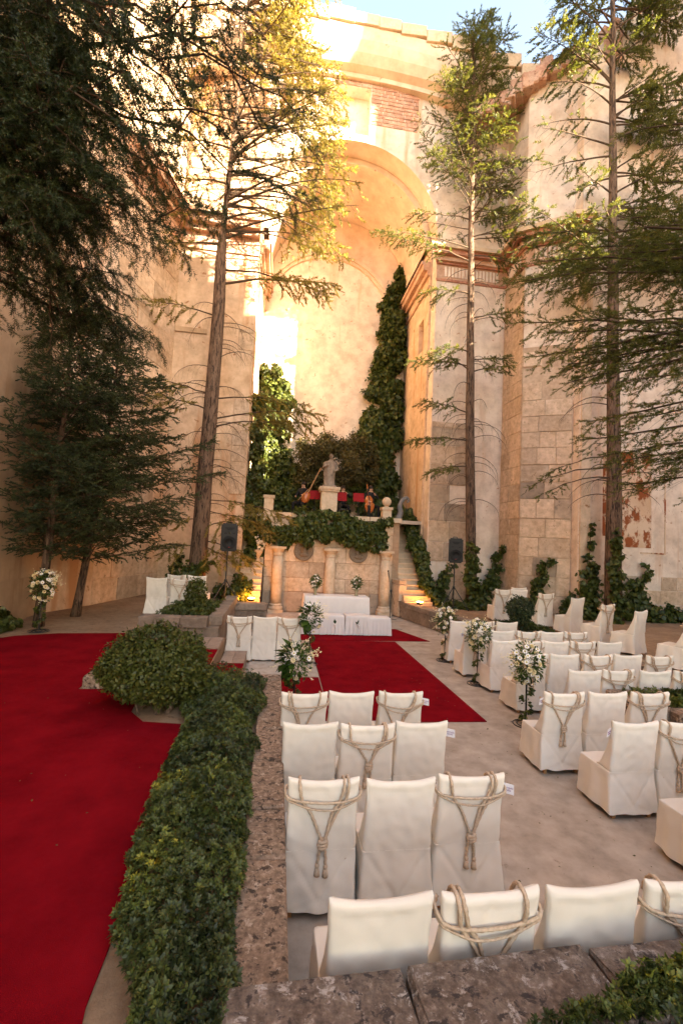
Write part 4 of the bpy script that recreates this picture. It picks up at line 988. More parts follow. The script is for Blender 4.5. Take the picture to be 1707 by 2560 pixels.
for tp in tips:
    tp = Vector(tp); z0 = tp.z+T.rg.uniform(-.2,1.1)+(0 if tp.y < 5.9 else .8); o = T.at_z(min(11.5, z0))+Vector((0,0,T.rg.uniform(-.3,.3)))
    pts = T.limb(o, tp, .03, sag=-.06+T.rg.uniform(-.04,.05), n=12, wob=.16)
    T.spray(pts, .55, .085, .042, .115, .98, hang=.5, start=.45)
    for q in range(6 if tp.x < -1 else 2):                                           # side boughs in all directions
        i = T.rg.randint(4, 11); d = (pts[i+1]-pts[i]).normalized(); d = (d*.7+Vector((T.rg.gauss(0,.55), T.rg.gauss(0,.55), T.rg.gauss(-.25,.5)))).normalized()
        sb = T.limb(pts[i], pts[i]+d*T.rg.uniform(.5,1.0), .012, sag=-.05, n=6, wob=.1); T.spray(sb, .34, .075, .042, .115, .98, hang=.6, start=.2)
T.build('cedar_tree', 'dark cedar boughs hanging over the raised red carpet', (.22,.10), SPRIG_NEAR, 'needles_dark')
# --- near boughs from the right
T = Tree(102); T.path = [(9.3,5.6,.5),(9.3,5.6,6),(9.25,5.6,14)]
tips = [(4.31,8.2,7.95),(4.32,8.0,7.05),(4.62,7.8,8.19),(5.29,7.6,8.41),(4.69,8.0,6.41),(5.2,7.8,5.87),(5.63,7.2,6.02),(5.63,8.0,4.86),(6.14,7.6,4.41),(6.65,7.0,4.19),(6.06,7.2,5.12),(6.13,7.0,7.49),(6.29,7.0,8.56),(6.38,7.0,9.39),(6.55,7.0,10.41),(6.37,7.2,11.09),(6.62,6.8,8.15),(5.31,7.6,6.97),(5.87,7.3,7.06)]
tips = tips+[(a+T.rg.gauss(.15,.3), b+T.rg.gauss(.1,.3), c+T.rg.gauss(0,.35)) for a, b, c in tips]
for k, tp in enumerate(tips):
    tp = Vector(tp); up = tp.z > 6.6
    o = T.at_z(min(13, tp.z+(-1.0 if up else .9)+T.rg.uniform(-.3,.3)))
    pts = T.limb(o, tp, .045, sag=-.05 if up else .02)
    T.spray(pts, .75, .105, .062, .135, .9, hang=.3, start=.2)
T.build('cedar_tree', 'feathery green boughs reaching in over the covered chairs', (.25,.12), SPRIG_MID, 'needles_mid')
# --- pair of young firs
def young_fir(seed, base, top, zlow, Lmax, lab, xmin=-5.6):
    T = Tree(seed); b, tp = Vector(base), Vector(top); T.path = [tuple(b), tuple(b.lerp(tp,.5)+Vector((.05,0,0))), tuple(tp)]; H = tp.z; z = zlow
    while z < H-.15:
        f = (z-zlow)/(H-zlow); L0 = Lmax*(1-f)**.8*(.75+.5*min(1, f*4)); k = 6
        for i in range(k):
            az = 2*PI*i/k+T.rg.uniform(-.4,.4); L = L0*T.rg.uniform(.55,1.15); o = T.at_z(z+T.rg.uniform(-.12,.12))
            ca = math.cos(az)
            if ca < -.2: L = min(L, max(.25, (o.x-xmin)/-ca*.95))
            pts = T.limb_dir(o, az, T.rg.uniform(.15,.45), L, .018, droop=.35-T.rg.uniform(.2,.5))
            T.spray(pts, .42*min(1.2, L/1.6+.35), .095, .065, .165, .97, hang=.25, start=.12)
        z += .30 if f < .7 else .22
    T.clip(lambda p: p.x > xmin)
    return T.build('fir_tree', lab, (.10,.02), SPRIG_FIR, 'needles_fir', 'young firs by the nave wall')
young_fir(201, (-5.02,10.7,.55), (-4.95,10.9,8.3), 2.2, 1.9, 'young dark fir beside the rose flower stand and nave wall')
young_fir(202, (-4.8,12.0,.55), (-4.3,12.1,7.6), 1.95, 2.9, 'young dark fir with long low boughs before the ashlar pier', -5.5)
# --- thick leaning trunk with sunlit crown
T = Tree(301); T.path = [(-2.6,15.5,.5),(-2.54,15.5,5),(-2.48,15.5,9.5),(-2.5,15.5,13.2),(-2.3,15.5,18),(-2.1,15.5,23.5)]
for i in range(44):                                              # dead drooping lower branches
    z = T.rg.uniform(3.2,10.4); az = T.rg.choice((PI, 0, PI, 0, -PI/2))+T.rg.gauss(0,.5); L = T.rg.uniform(1.0,2.4)
    pts = T.limb_dir(T.at_z(z), az, T.rg.uniform(.2,.6), L, .016, droop=1.7)
    T.spray(pts, .45, .10, .1, .12, 0, hang=1.4, start=.15, tip=False, bare=True)
for tp, r in (((1.47,15.4,11.6),.05),((1.2,15.2,11.2),.04),((1.24,15.2,6.9),.03),((.6,15.2,7.2),.03),((.9,15.0,6.5),.03),((-4.8,14.9,7.5),.03),((-4.2,14.6,6.9),.03),((-4.6,15.2,10.2),.03),((-.9,14.9,2.0),.025),((-1.3,14.8,3.2),.025),((-3.6,14.8,2.3),.02),((-1.5,14.6,1.9),.02),((.2,14.7,3.4),.02),((-3.4,14.9,3.1),.02),((-.3,14.9,3.0),.02)):
    o = T.at_z(max(1.3, tp[2]+T.rg.uniform(-.4,.6))); pts = T.limb(o, tp, r, sag=-.05, wob=.05); T.spray(pts, .75, .11, .09, .20, .95, hang=.5, start=.3)
for i in range(74):                                              # crown in the sun
    z = T.rg.uniform(12.5,23); f = (z-12.5)/10.5; L = (5.2-2.6*f)*T.rg.uniform(.55,1.05)
    az = T.rg.choice((0,0,0,0,-.5,.3,-.25,PI))+T.rg.gauss(0,.3)
    if math.cos(az) < 0: L = min(L, 1.7)
    if math.sin(az) > .1: L = min(L, 1.35/math.sin(az))
    pts = T.limb_dir(T.at_z(z), az, T.rg.uniform(0,.5), L, .045, droop=T.rg.uniform(.2,.8)); T.spray(pts, .85, .15, .105, .23, .95, hang=.45, start=(.5 if z < 19 else .3) if math.cos(az) > 0 else .4)
T.clip(lambda p: p.y < 16.9); T.sun_gap(17.15, -4.3, -1.3, 10.5, 18.5, .75)
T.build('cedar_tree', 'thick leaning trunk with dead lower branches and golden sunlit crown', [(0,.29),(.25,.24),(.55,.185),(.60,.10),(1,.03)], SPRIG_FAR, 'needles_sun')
# --- slender tree
T = Tree(302); T.path = [(7.13,16.1,.5),(6.86,16.1,7),(6.72,16.1,12),(6.63,16.1,17.3),(6.55,16.1,23.6)]
for i in range(46):
    z = T.rg.uniform(4.2,13.5); az = T.rg.choice((PI,0,PI,0,-PI/2))+T.rg.gauss(0,.5)
    pts = T.limb_dir(T.at_z(z), az, T.rg.uniform(.1,.5), T.rg.uniform(.9,1.9), .015, droop=2.0); T.spray(pts, .35, .10, .1, .1, 0, hang=1.4, start=.15, tip=False, bare=True)
for tp in ((2.95,15.6,14.0),(3.6,15.3,13.6),(4.2,15.7,14.9),(9.4,15.5,14.8),(8.8,15.2,14.2),(8.6,15.6,13.4),(4.35,15.6,9.3),(5.0,15.3,9.6),(5.4,15.5,9.9),(8.0,15.5,9.7),(7.9,15.2,9.3),(4.4,15.6,6.4),(4.8,15.7,12.0),(4.9,15.7,7.9),(8.3,15.3,11.4),(5.2,15.4,5.3)):
    pts = T.limb(T.at_z(tp[2]+T.rg.uniform(-.3,.5)), tp, .03, sag=-.04); T.spray(pts, .55, .10, .085, .20, .98, hang=.35, start=.3)
for i in range(128):
    z = 14.6+8.7*(i/128)**.8; f = (z-14.6)/8.7; L = (2.6*(1-f)**.5+.35)*T.rg.uniform(.5,1.1); az = T.rg.uniform(0,2*PI)
    if math.sin(az) > .3: L = min(L, .8/math.sin(az))
    pts = T.limb_dir(T.at_z(z), az, T.rg.uniform(.05,.5)+.5*f, L, .022, droop=T.rg.uniform(0,.5)); T.spray(pts, .55*(1-.3*f), .115, .09, .185, .95, hang=.3, start=.12)
T.clip(lambda p: p.y < 16.95); T.sun_gap(21.5, -1.4, .65, 10.2, 13.3, .9); T.sun_gap(17.15, 3.0, 5.2, 16.5, 19, .5)
T.build('cedar_tree', 'slender ivy footed conifer behind the loudspeaker', [(0,.20),(.3,.16),(.7,.10),(1,.02)], SPRIG_FAR, 'needles_mid')
# --- big right tree
T = Tree(303); T.path = [(10.84,13.55,.5),(10.72,13.5,6),(10.64,13.5,11),(10.55,13.5,17),(10.45,13.5,25)]
for i in range(26):
    z = T.rg.uniform(4,12); az = PI+T.rg.gauss(0,.7) if T.rg.random() < .7 else T.rg.gauss(-.3,.5)
    pts = T.limb_dir(T.at_z(z), az, T.rg.uniform(.2,.5), T.rg.uniform(1,2.4), .022, droop=1.5); T.spray(pts, .45, .12, .1, .1, 0, hang=1.2, start=.15, tip=False, bare=True)
for tp in ((7.43,13.0,4.6),(8.0,13.0,5.0),(7.6,12.7,4.3)):
    pts = T.limb(T.at_z(tp[2]+.9), tp, .03, sag=-.06); T.spray(pts, .35, .14, .11, .17, .7, hang=.5, start=.6)
for i in range(92):
    z = T.rg.uniform(11.5,25); L = T.rg.uniform(1.4,4.2)*(1-.3*(z-11.5)/13.5); az = T.rg.choice((PI,PI,PI,PI,-.4,0,.2))+T.rg.gauss(0,.35)
    if math.sin(az) < -.35: L = min(L, 1.3)
    if math.sin(az) > .15: L = min(L, .8/math.sin(az))
    pts = T.limb_dir(T.at_z(z), az, T.rg.uniform(.0,.6), L, .035, droop=T.rg.uniform(.2,.8)); T.spray(pts, .66, .125, .08, .225, .97, hang=.35, start=.3)
T.clip(lambda p: p.y < 14.3); T.sun_gap(21.5, -1.4, .65, 9, 13.3, .9); T.sun_gap(20.6, -1.2, .2, 6, 10, .8)
T.build('cedar_tree', 'tall straight trunk before the fresco wall with loose green boughs', [(0,.27),(.25,.21),(.6,.15),(1,.05)], SPRIG_FAR, 'needles_mid')

# ================================================================== IVY, HEDGE, SHRUBS
IVYV = np.array([(.08,0,0),(.0,.36,.06),(.50,.44,.05),(1,0,-.08),(.50,-.44,.05),(.0,-.36,.06)])
IVYF = np.array([(0,2,1),(0,3,2),(0,4,3),(0,5,4)])
def blob_leaves(rs, blobs, dens, size, inner=.72, face=(0,-1,0), cut=-.35, tv=IVYV, tf=IVYF, hang=.8, rough=.24):
    Vs, Fs, Rs = [], [], []; b = 0
    for (cx, cy, cz, rx, ry, rz_) in blobs:
        area = 4*math.pi*((rx*ry)**1.6/3+(rx*rz_)**1.6/3+(ry*rz_)**1.6/3)**(1/1.6); n = max(12, int(area*dens))
        U = nrm(rs.normal(size=(n*2,3))); U = U[(U@np.array(face)) > cut][:n]; n = len(U)
        lump = np.array([mnoise.noise(Vector((float(u[0]*2.3+cx), float(u[1]*2.3+cy), float(u[2]*2.3+cz)))) for u in U])
        k = (rs.uniform(inner, 1.0, n)+rough*2.2*lump)[:, None]
        P = U*k*np.array([rx,ry,rz_])+np.array([cx,cy,cz])+rs.normal(size=(n,3))*.02
        N = nrm(U*1.0+rs.normal(size=(n,3))*.45+np.array([0,0,.35])); D = nrm(np.array([0,0,-hang])+rs.normal(size=(n,3))*.55+U*.25)
        V, F = scatter(tv, tf, P, D, N, size*rs.uniform(.6,1.25,n)); Vs.append(V); Fs.append(F+b); b += len(V)
        Rs.append(np.repeat(np.clip(rs.beta(2,2.2,n), 0, 1), len(tf)))
    return np.concatenate(Vs), np.concatenate(Fs), np.concatenate(Rs)
def ivy(name, label, blobs, dens=260, size=.11, mat='ivy_leaf', cat='ivy', seed=1, stems=None, test=None, group=None, **kw):
    rs = np.random.RandomState(seed); V, F, Rn = blob_leaves(rs, blobs, dens, size, **kw)
    if test is not None:
        nt_ = kw.get('tf', IVYF).shape[0]; nv = kw.get('tv', IVYV).shape[0]
        c = V.reshape(-1, nv, 3).mean(1); ok = test(c)
        V = V.reshape(-1, nv, 3)[ok].reshape(-1, 3); Rn = Rn.reshape(-1, nt_)[ok].ravel()
        kf = ok.sum(); F = (kw.get('tf', IVYF)[None]+(np.arange(kf)*nv)[:, None, None]).reshape(-1, kw.get('tf', IVYF).shape[1])
    t = thing(name, label, cat, (float(np.mean([b[0] for b in blobs])), float(np.mean([b[1] for b in blobs])), float(min(b[2]-b[5] for b in blobs))), 0, group)
    V = V-np.array(t.location); stuff(np_obj('foliage', V, F, M[mat], t, Rn))
    mb = MB(); o = Vector(t.location)
    for pth, r in (stems or []): mb.tube(smooth_path([Vector(p)-o for p in pth], 4), r, 6)
    if stems: mb.build('stem', M['bark'], t, True)
    return t
g = random.Random(12)
def chain(pts, r, n, jit=.12, ry=None):
    P = smooth_path(pts, max(2, n//max(1, len(pts)-1))); out = []
    for i, p in enumerate(P):
        k = r if not hasattr(r, '__len__') else np.interp(i/(len(P)-1), np.linspace(0,1,len(r)), r)
        for _ in range(2):
            out.append((p.x+g.uniform(-1,1)*(jit+k*.55), p.y+g.uniform(-jit,jit)*.5, p.z+g.uniform(-1,1)*(jit+k*.4), k*g.uniform(.35,.8), (ry or k)*g.uniform(.6,1.2), k*g.uniform(.35,.8)))
    return out
# ivy tower at the right of the end wall
bl = chain([(5.45,21.3,16.6),(5.2,21.3,15.4),(4.95,21.3,14)], [.2,.42,.55], 8, .1, .25)+chain([(5.0,21.25,14),(4.85,21.2,12),(4.7,21.2,10.5),(4.6,21.15,8),(4.6,21.1,5.8),(4.7,21.0,4.2)], [.55,.68,.75,.85,.85,.8], 30, .16, .5)
ivy('climbing_ivy', 'tall column of ivy climbing the end wall to the right of the statue', bl, 190, .16, seed=3, stems=[([(5.3,21.4,3.7),(5.1,21.4,8),(5.3,21.42,13),(5.5,21.42,16.6)],.05)], test=lambda c: (c[:,1] < 21.48) & (c[:,0] < 5.6))
bl = chain([(-.9,21.2,10.2),(-.55,21.15,9.3),(-.6,21.1,8),(-.5,21.1,6.5),(-.3,21.0,5),(0,20.9,4.2)], [.42,.6,.65,.68,.75,.8], 26, .18, .5)+chain([(-1.15,18.2,8.4),(-1.15,18.0,6.5),(-1.1,17.8,4.5),(-1.05,17.6,2.8),(-1.05,17.3,1.6)], [.25,.34,.38,.42,.36], 22, .1, .5)+chain([(-1.15,19.6,7.5),(-1.1,19.4,5),(-1.0,19.2,4)], .42, 9, .12, .5)
ivy('climbing_ivy', 'sunlit ivy on the left side of the chancel above the orange steps', bl, 190, .15, seed=4, stems=[([(-1.25,21.3,3.7),(-1.0,21.35,7),(-.9,21.4,10)],.05)], test=lambda c: (c[:,1] < 21.48) & (c[:,0] > -1.32))
bl = chain([(.3,20.6,4.4),(1.3,20.8,4.7),(2.3,20.7,4.6),(3.4,20.6,4.9),(4.3,20.6,4.6)], .75, 14, .2, .45)+chain([(-.4,21.0,6.4),(.2,20.9,5.8),(.9,20.7,5.4),(1.6,20.5,5.3),(3.2,20.5,5.6),(3.9,20.7,6.2)], [.6,.62,.55,.55,.7,.7], 16, .18, .45)
ivy('background_ivy', 'dark ivy mass on the terrace behind the musicians', bl, 190, .15, seed=5, test=lambda c: (c[:,2] > 3.64) & (c[:,1] < 21.45))
bl = chain([(1.4,17.1,6.25),(1.85,17.0,6.15),(2.3,17.1,6.1),(2.6,17.5,5.8),(2.9,18.4,5.9)], .24, 10, .12, .25)+chain([(1.0,19.9,6.4),(1.7,19.9,6.9),(2.4,19.7,6.4),(3.2,19.9,6.8),(3.6,20.0,6.0),(2.8,19.8,5.7),(1.9,19.9,5.6),(1.1,19.9,5.6),(1.5,19.8,6.4),(2.6,19.8,7.0)], .62, 40, .25, .5)
ivy('laurel_tree', 'small brownish leafed tree spreading behind the stone statue', bl, 150, .11, 'brown_leaf', 'tree', 6, stems=[([(2.6,19.9,3.63),(2.5,19.9,4.8),(2.2,19.9,6),(1.6,19.9,6.9)],.05)], tv=LEAFV, tf=LEAFF, inner=.3, cut=-1.1, hang=.2, rough=.3)
bl = chain([(-.35,16.85,3.0),(.2,16.8,2.95),(.9,16.75,3.05),(1.7,16.75,3.15),(2.5,16.78,3.1),(3.2,16.8,2.85),(3.9,16.85,3.35)], [.22,.42,.48,.45,.50,.42,.24], 26, .1, .22)+chain([(3.0,16.85,2.75),(3.05,16.85,2.5)], .24, 3, .06, .15)+chain([(3.7,16.8,3.2),(3.75,16.72,2.7),(3.62,16.8,2.35)], [.22,.18,.1], 6, .04, .12)+chain([(.35,16.82,2.6),(.2,16.85,2.4)], .2, 4, .05, .14)+chain([(1.6,16.8,3.6),(2.2,16.8,3.55),(.7,16.85,3.65)], .2, 7, .06, .15)
ivy('hanging_ivy', 'thick ivy hanging over the terrace front above the columns', bl, 420, .115, seed=7, stems=[([(4.1,16.98,3.7),(3,16.97,3.3),(1.5,16.97,3.2),(.2,16.97,3.0)],.025)], test=lambda c: c[:,1] < 17.0)
bl = chain([(5.4,19.2,4.0),(5.42,18.4,3.5),(5.44,17.7,2.8),(5.46,17.0,2.1),(5.48,16.5,1.5),(5.52,16.1,1.0)], [.42,.32,.28,.26,.22,.16], 26, .06, .3)
ivy('climbing_ivy', 'ivy trailing down over the right staircase', bl, 380, .12, seed=8, stems=[([(5.5,19.3,3.7),(5.5,17.6,2.4),(5.5,16.2,.9)],.02)], test=lambda c: c[:,0] < 5.68)
def upright_ivy(label, pts, r, seed, dens=170, size=.135, **kw):
    bl = chain(pts, [q*.78 for q in r], 4*len(pts), .08, None); kw = dict(inner=.35, rough=.5, hang=.5, **kw); ivy('climbing_ivy', label, bl, dens, size, seed=seed, stems=[([p for p in pts], .012)], group='ivy at the wall foot', **kw)
upright_ivy('ivy wrapped round the foot of the slender trunk', [(7.15,15.95,.55),(7.05,15.9,1.4),(7.0,15.95,2.1),(6.98,15.95,2.7)], [.36,.3,.26,.2], 21)
upright_ivy('ivy clump behind the loudspeaker stand', [(6.0,16.6,.6),(6.15,16.7,1.3),(6.6,16.8,1.9)], [.32,.24,.08], 22)
upright_ivy('ivy trail reaching the pale plaster corner', [(7.5,16.4,.6),(7.9,16.6,1.3),(8.3,16.7,1.6),(8.35,16.8,2.3),(8.55,16.5,2.8)], [.34,.26,.24,.14,.07], 23)
upright_ivy('branched ivy plant against the ashlar pier', [(9.0,15.0,.6),(9.1,15.05,1.3),(9.15,15.05,2.0),(9.5,14.85,2.4)], [.36,.26,.16,.06], 24)
upright_ivy('small ivy tuft below the ashlar pier', [(9.75,14.4,.55),(9.85,14.4,1.1)], [.3,.2], 25)
upright_ivy('tall dense ivy beside the big right trunk', [(10.3,14.0,.6),(10.3,14.05,1.5),(10.35,14.1,2.4),(10.45,14.2,3.6)], [.42,.36,.22,.04], 26)
upright_ivy('ivy climbing the big right trunk', [(10.75,13.3,.6),(10.72,13.28,1.6),(10.68,13.25,2.6),(10.62,13.25,3.3)], [.3,.26,.2,.08], 27)
upright_ivy('ivy plant with an upright shoot against the fresco wall', [(12.3,14.0,.6),(12.2,14.1,1.2),(11.9,14.15,1.7),(12.35,14.15,1.75),(12.6,14.2,2.3)], [.5,.36,.14,.16,.07], 28)
upright_ivy('low ivy along the fresco wall', [(11.4,13.9,.6),(12.8,13.9,.7),(13.8,13.9,.6)], [.3,.42,.36], 29)
bl = chain([(5.7,15.9,.55),(6.3,15.6,.55),(7.0,15.4,.55),(7.7,15.6,.55)], .2, 12, .08, .25)
ivy('ground_ivy', 'low ivy creeping round the loudspeaker stand feet', bl, 300, .11, seed=31, test=lambda c: c[:,2] > .5)
bl = chain([(-5.4,8.6,.6),(-5.45,9.4,.7),(-5.4,10.2,.7)], .25, 8, .08, .4)
ivy('ground_ivy', 'low ivy at the foot of the nave wall by the carpet', bl, 260, .12, seed=32, test=lambda c: c[:,2] > .55, face=(.7,-.7,0))
upright_ivy('thin ivy shoot on the left pier foot', [(-3.7,16.9,.6),(-3.7,16.9,1.2),(-3.45,16.95,1.9)], [.2,.14,.06], 33)
upright_ivy('ivy round the base of the leaning trunk', [(-2.6,15.2,.6),(-2.8,15.15,1.4),(-2.2,15.15,1.7)], [.3,.26,.2], 34)
bl = chain([(-1.9,16.2,.65),(-1.3,15.6,.7),(-1.2,15.9,1.1)], .3, 8, .08, .3)
ivy('ground_ivy', 'low ivy beside the foot of the left steps', bl, 300, .11, seed=35)
# hedge bed of periwinkle
def rosette(n, seed):
    rs = np.random.RandomState(seed); V = []; F = []
    for i in range(n):
        a = 2.4*i; el = .15+.75*i/n; l = 1.0-.35*i/n; d = np.array([math.cos(a)*math.cos(el), math.sin(a)*math.cos(el), math.sin(el)]); w = np.cross(d, [0,0,1]); w = w/np.linalg.norm(w)*.21*l
        up = np.array([0,0,.06]); k = len(V); V += [d*.08, d*.5*l+w+up, d*l-np.array([0,0,.1]), d*.5*l-w+up]; F.append((k,k+1,k+2,k+3))
    return np.array(V), np.array(F)
ROS = rosette(8, 1)
def bed(name, label, n, sample, size, mat, seed, cat='plants'):
    rs = np.random.RandomState(seed); P, up = sample(rs, n); n = len(P)
    N = nrm(up+rs.normal(size=(n,3))*.38); D = nrm(rs.normal(size=(n,3)))
    V, F = scatter(ROS[0], ROS[1], P, D, N, size*rs.uniform(.6,1.25,n))
    base = np.array([mnoise.noise(Vector((float(p[0])*2.2, float(p[1])*2.2, seed))) for p in P])*.55+.42
    rn = np.clip(np.repeat(base+rs.normal(0,.17,n), 8)+np.tile(np.linspace(-.06,.14,8), n), 0, 1)
    t = thing(name, label, cat, tuple(P.mean(0)*[1,1,0]+[0,0,float(P[:,2].min())])); V = V-np.array(t.location); stuff(np_obj('foliage', V, F, M[mat], t, rn)); return t
def hedge_sample(rs, n):
    y = rs.uniform(1.2,6.75,n); xl = np.interp(y, [1.2,2.2,2.6,3.1,3.8,5.2,5.6,6.75], [-.42,-.52,-.72,-.82,-.86,-.88,-1.0,-1.2]); xr = -.13+.11*np.array([mnoise.noise(Vector((float(v)*2.1, 3.3, 0))) for v in y])
    u = rs.rand(n); bump = np.array([mnoise.noise(Vector((float(a)*2.6, float(b)*2.6, 5))) for a, b in zip(u*.9, y)])
    x = xl+(xr-xl)*u+bump*.05; prof = np.sin(np.pi*np.clip(u*.86+.1, 0, 1))**.6
    z = .56+(.23+.13*bump)*prof*rs.uniform(.55,1.1,n)+.03; up = np.stack([(u-.5)*1.2, -.15+0*u, np.ones(n)], 1); return np.stack([x,y,z],1), up
bed('periwinkle_hedge', 'dense leafy green hedge between the red carpet and lichen spotted wall', 12500, hedge_sample, .037, 'hedge_leaf', 41, 'hedge')
def near_sample(rs, n):
    x = rs.uniform(.45,3.6,n); yt = np.interp(x, [.45,.75,1.1,1.45,1.7,2.2,3.6], [1.74,1.80,1.83,1.88,2.0,2.06,2.06]); y = yt-rs.rand(n)**1.4*.6; bmp = np.array([mnoise.noise(Vector((float(a)*3, float(b)*3, 2))) for a, b in zip(x, y)])
    z = np.maximum(.64, .66+np.interp(x,[.45,.9,1.4,1.8,3],[.05,.08,.10,.13,.16])*(.8+.8*bmp)*rs.uniform(.3,1.1,n)+np.where(y > 1.83, .07, 0)); return np.stack([x,y,z],1), np.stack([0*x,.35+0*x,1+0*x],1)
bed('periwinkle_bed', 'leafy green plants spilling over the near dark wall top', 4600, near_sample, .043, 'hedge_leaf', 42)
def box_sample(rs, n):
    x = rs.uniform(5.0,7.4,n); y = rs.uniform(5.5,6.08,n); return np.stack([x,y,.66+.12*rs.rand(n)],1), np.stack([0*x,-.2+0*x,1+0*x],1)
bed('planter_greenery', 'dark low greenery filling the right stone planter', 1100, box_sample, .07, 'ivy_leaf', 43)
def gc1(rs, n):
    x = rs.uniform(-2.5,-1.35,n); y = rs.uniform(10.2,12.6,n); return np.stack([x,y,.86+.14*rs.rand(n)],1), np.stack([0*x,-.2+0*x,1+0*x],1)
bed('ground_cover', 'low green ground cover in the dark stone planter', 900, gc1, .08, 'ivy_leaf', 44)
def gc2(rs, n):
    x = rs.uniform(5.7,7.2,n); y = rs.uniform(10.9,12.4,n); k = (x > 6.2+(12.3-y)*.35-.1); x, y = x[k], y[k]; return np.stack([x,y,.52+.16*rs.rand(len(x))],1), np.stack([0*x,-.2+0*x,1+0*x],1)
bed('ground_cover', 'low green ground cover round the shaggy round shrub', 900, gc2, .08, 'ivy_leaf', 45)
# clipped shrubs
def shrub(name, label, blobs, dens, size, mat, seed, stems, trunk_r=.05):
    return ivy(name, label, blobs, dens, size, mat, 'shrub', seed, stems, tv=SPV2, tf=SPF2, inner=.80, cut=-1.1, hang=.15, rough=.09)
SPV2 = np.array([(0,0,0),(.45,.30,.08),(1,0,0),(.45,-.30,.08)]); SPF2 = np.array([(0,1,2,3)])
shrub('clipped_bush', 'large rounded clipped bush on the end of the leafy hedge', [(-1.43,6.0,1.10,.60,.56,.44),(-1.3,5.95,.98,.52,.5,.36),(-1.6,6.0,1.0,.44,.45,.34),(-2.02,6.15,.96,.15,.17,.14)], 2600, .050, 'box_leaf', 51, [([(-1.3,5.75,.5),(-1.34,5.85,.75),(-1.4,6,1.0)],.05),([(-1.22,5.75,.5),(-1.1,5.85,.8)],.03),([(-1.5,5.7,.54),(-1.62,5.8,.8)],.012)])
shrub('clipped_shrub', 'small clipped upright shrub in front of the leaning trunk chairs', [(-1.87,11.2,1.30,.25,.25,.26),(-1.87,11.2,1.08,.24,.24,.24),(-1.87,11.2,1.5,.20,.20,.14)], 1700, .055, 'box_leaf', 52, [([(-1.87,11.2,.84),(-1.87,11.2,1.2)],.03)])
shrub('round_shrub', 'shaggy round dark shrub between the soil bed chairs', [(6.45,11.5,1.12,.34,.32,.30),(6.45,11.5,.85,.22,.22,.2)], 1500, .08, 'needles_fir', 53, [([(6.45,11.5,.5),(6.45,11.5,1.0)],.03)])

# ================================================================== STATUE AND MUSICIANS
st = thing('statue', 'weathered draped stone statue on the terrace pedestal among leaves', 'statue', (1.8, 17.38, 4.722))
mb = MB(); rows = []; N = 30
for z, rx, ry, ox in ((0,.26,.24,0),(.08,.27,.25,0),(.10,.21,.19,0),(.3,.20,.18,-.02),(.5,.21,.18,-.03),(.66,.22,.17,-.01),(.8,.19,.15,.01),(.92,.22,.15,.02),(1.0,.20,.13,.02),(1.05,.09,.08,.02),(1.1,.07,.07,.02)):
    for i in range(N):
        a = 2*PI*i/N; f = 1+(.10*math.sin(7*a+z*5)+.05*math.sin(11*a-z*7))*(1 if .12 < z < .98 else .1)
        rows.append((ox+rx*f*math.cos(a), ry*f*math.sin(a), z))
mb.add(rows, [(k*N+i, k*N+(i+1)%N, (k+1)*N+(i+1)%N, (k+1)*N+i) for k in range(10) for i in range(N)])
mb.ball((.02,-.02,1.2), .10, 12, sc=(.85,.95,1.2)); mb.tube([(.2,0,.95),(.28,-.06,.7),(.14,-.2,.62)], [.07,.06,.045], 8); mb.tube([(-.18,0,.95),(-.26,-.1,.75),(-.1,-.2,.85)], [.07,.06,.045], 8)
mb.build('figure', M['low_wall_stone'], st, True)
sc_ = thing('scroll_ornament', 'grey curling stone scroll behind the stone ball', 'ornament', (4.75, 18.1, 3.66))
c = [(0,0,0),(.1,0,.3),(.05,0,.55),(.15,0,.8),(.32,0,.92),(.42,0,.82),(.36,0,.72)]; mb = MB(); mb.tube(smooth_path(c, 5), [.13-.003*i for i in range(31)], 8); mb.build('scroll', M['lead_grey'], sc_, True)
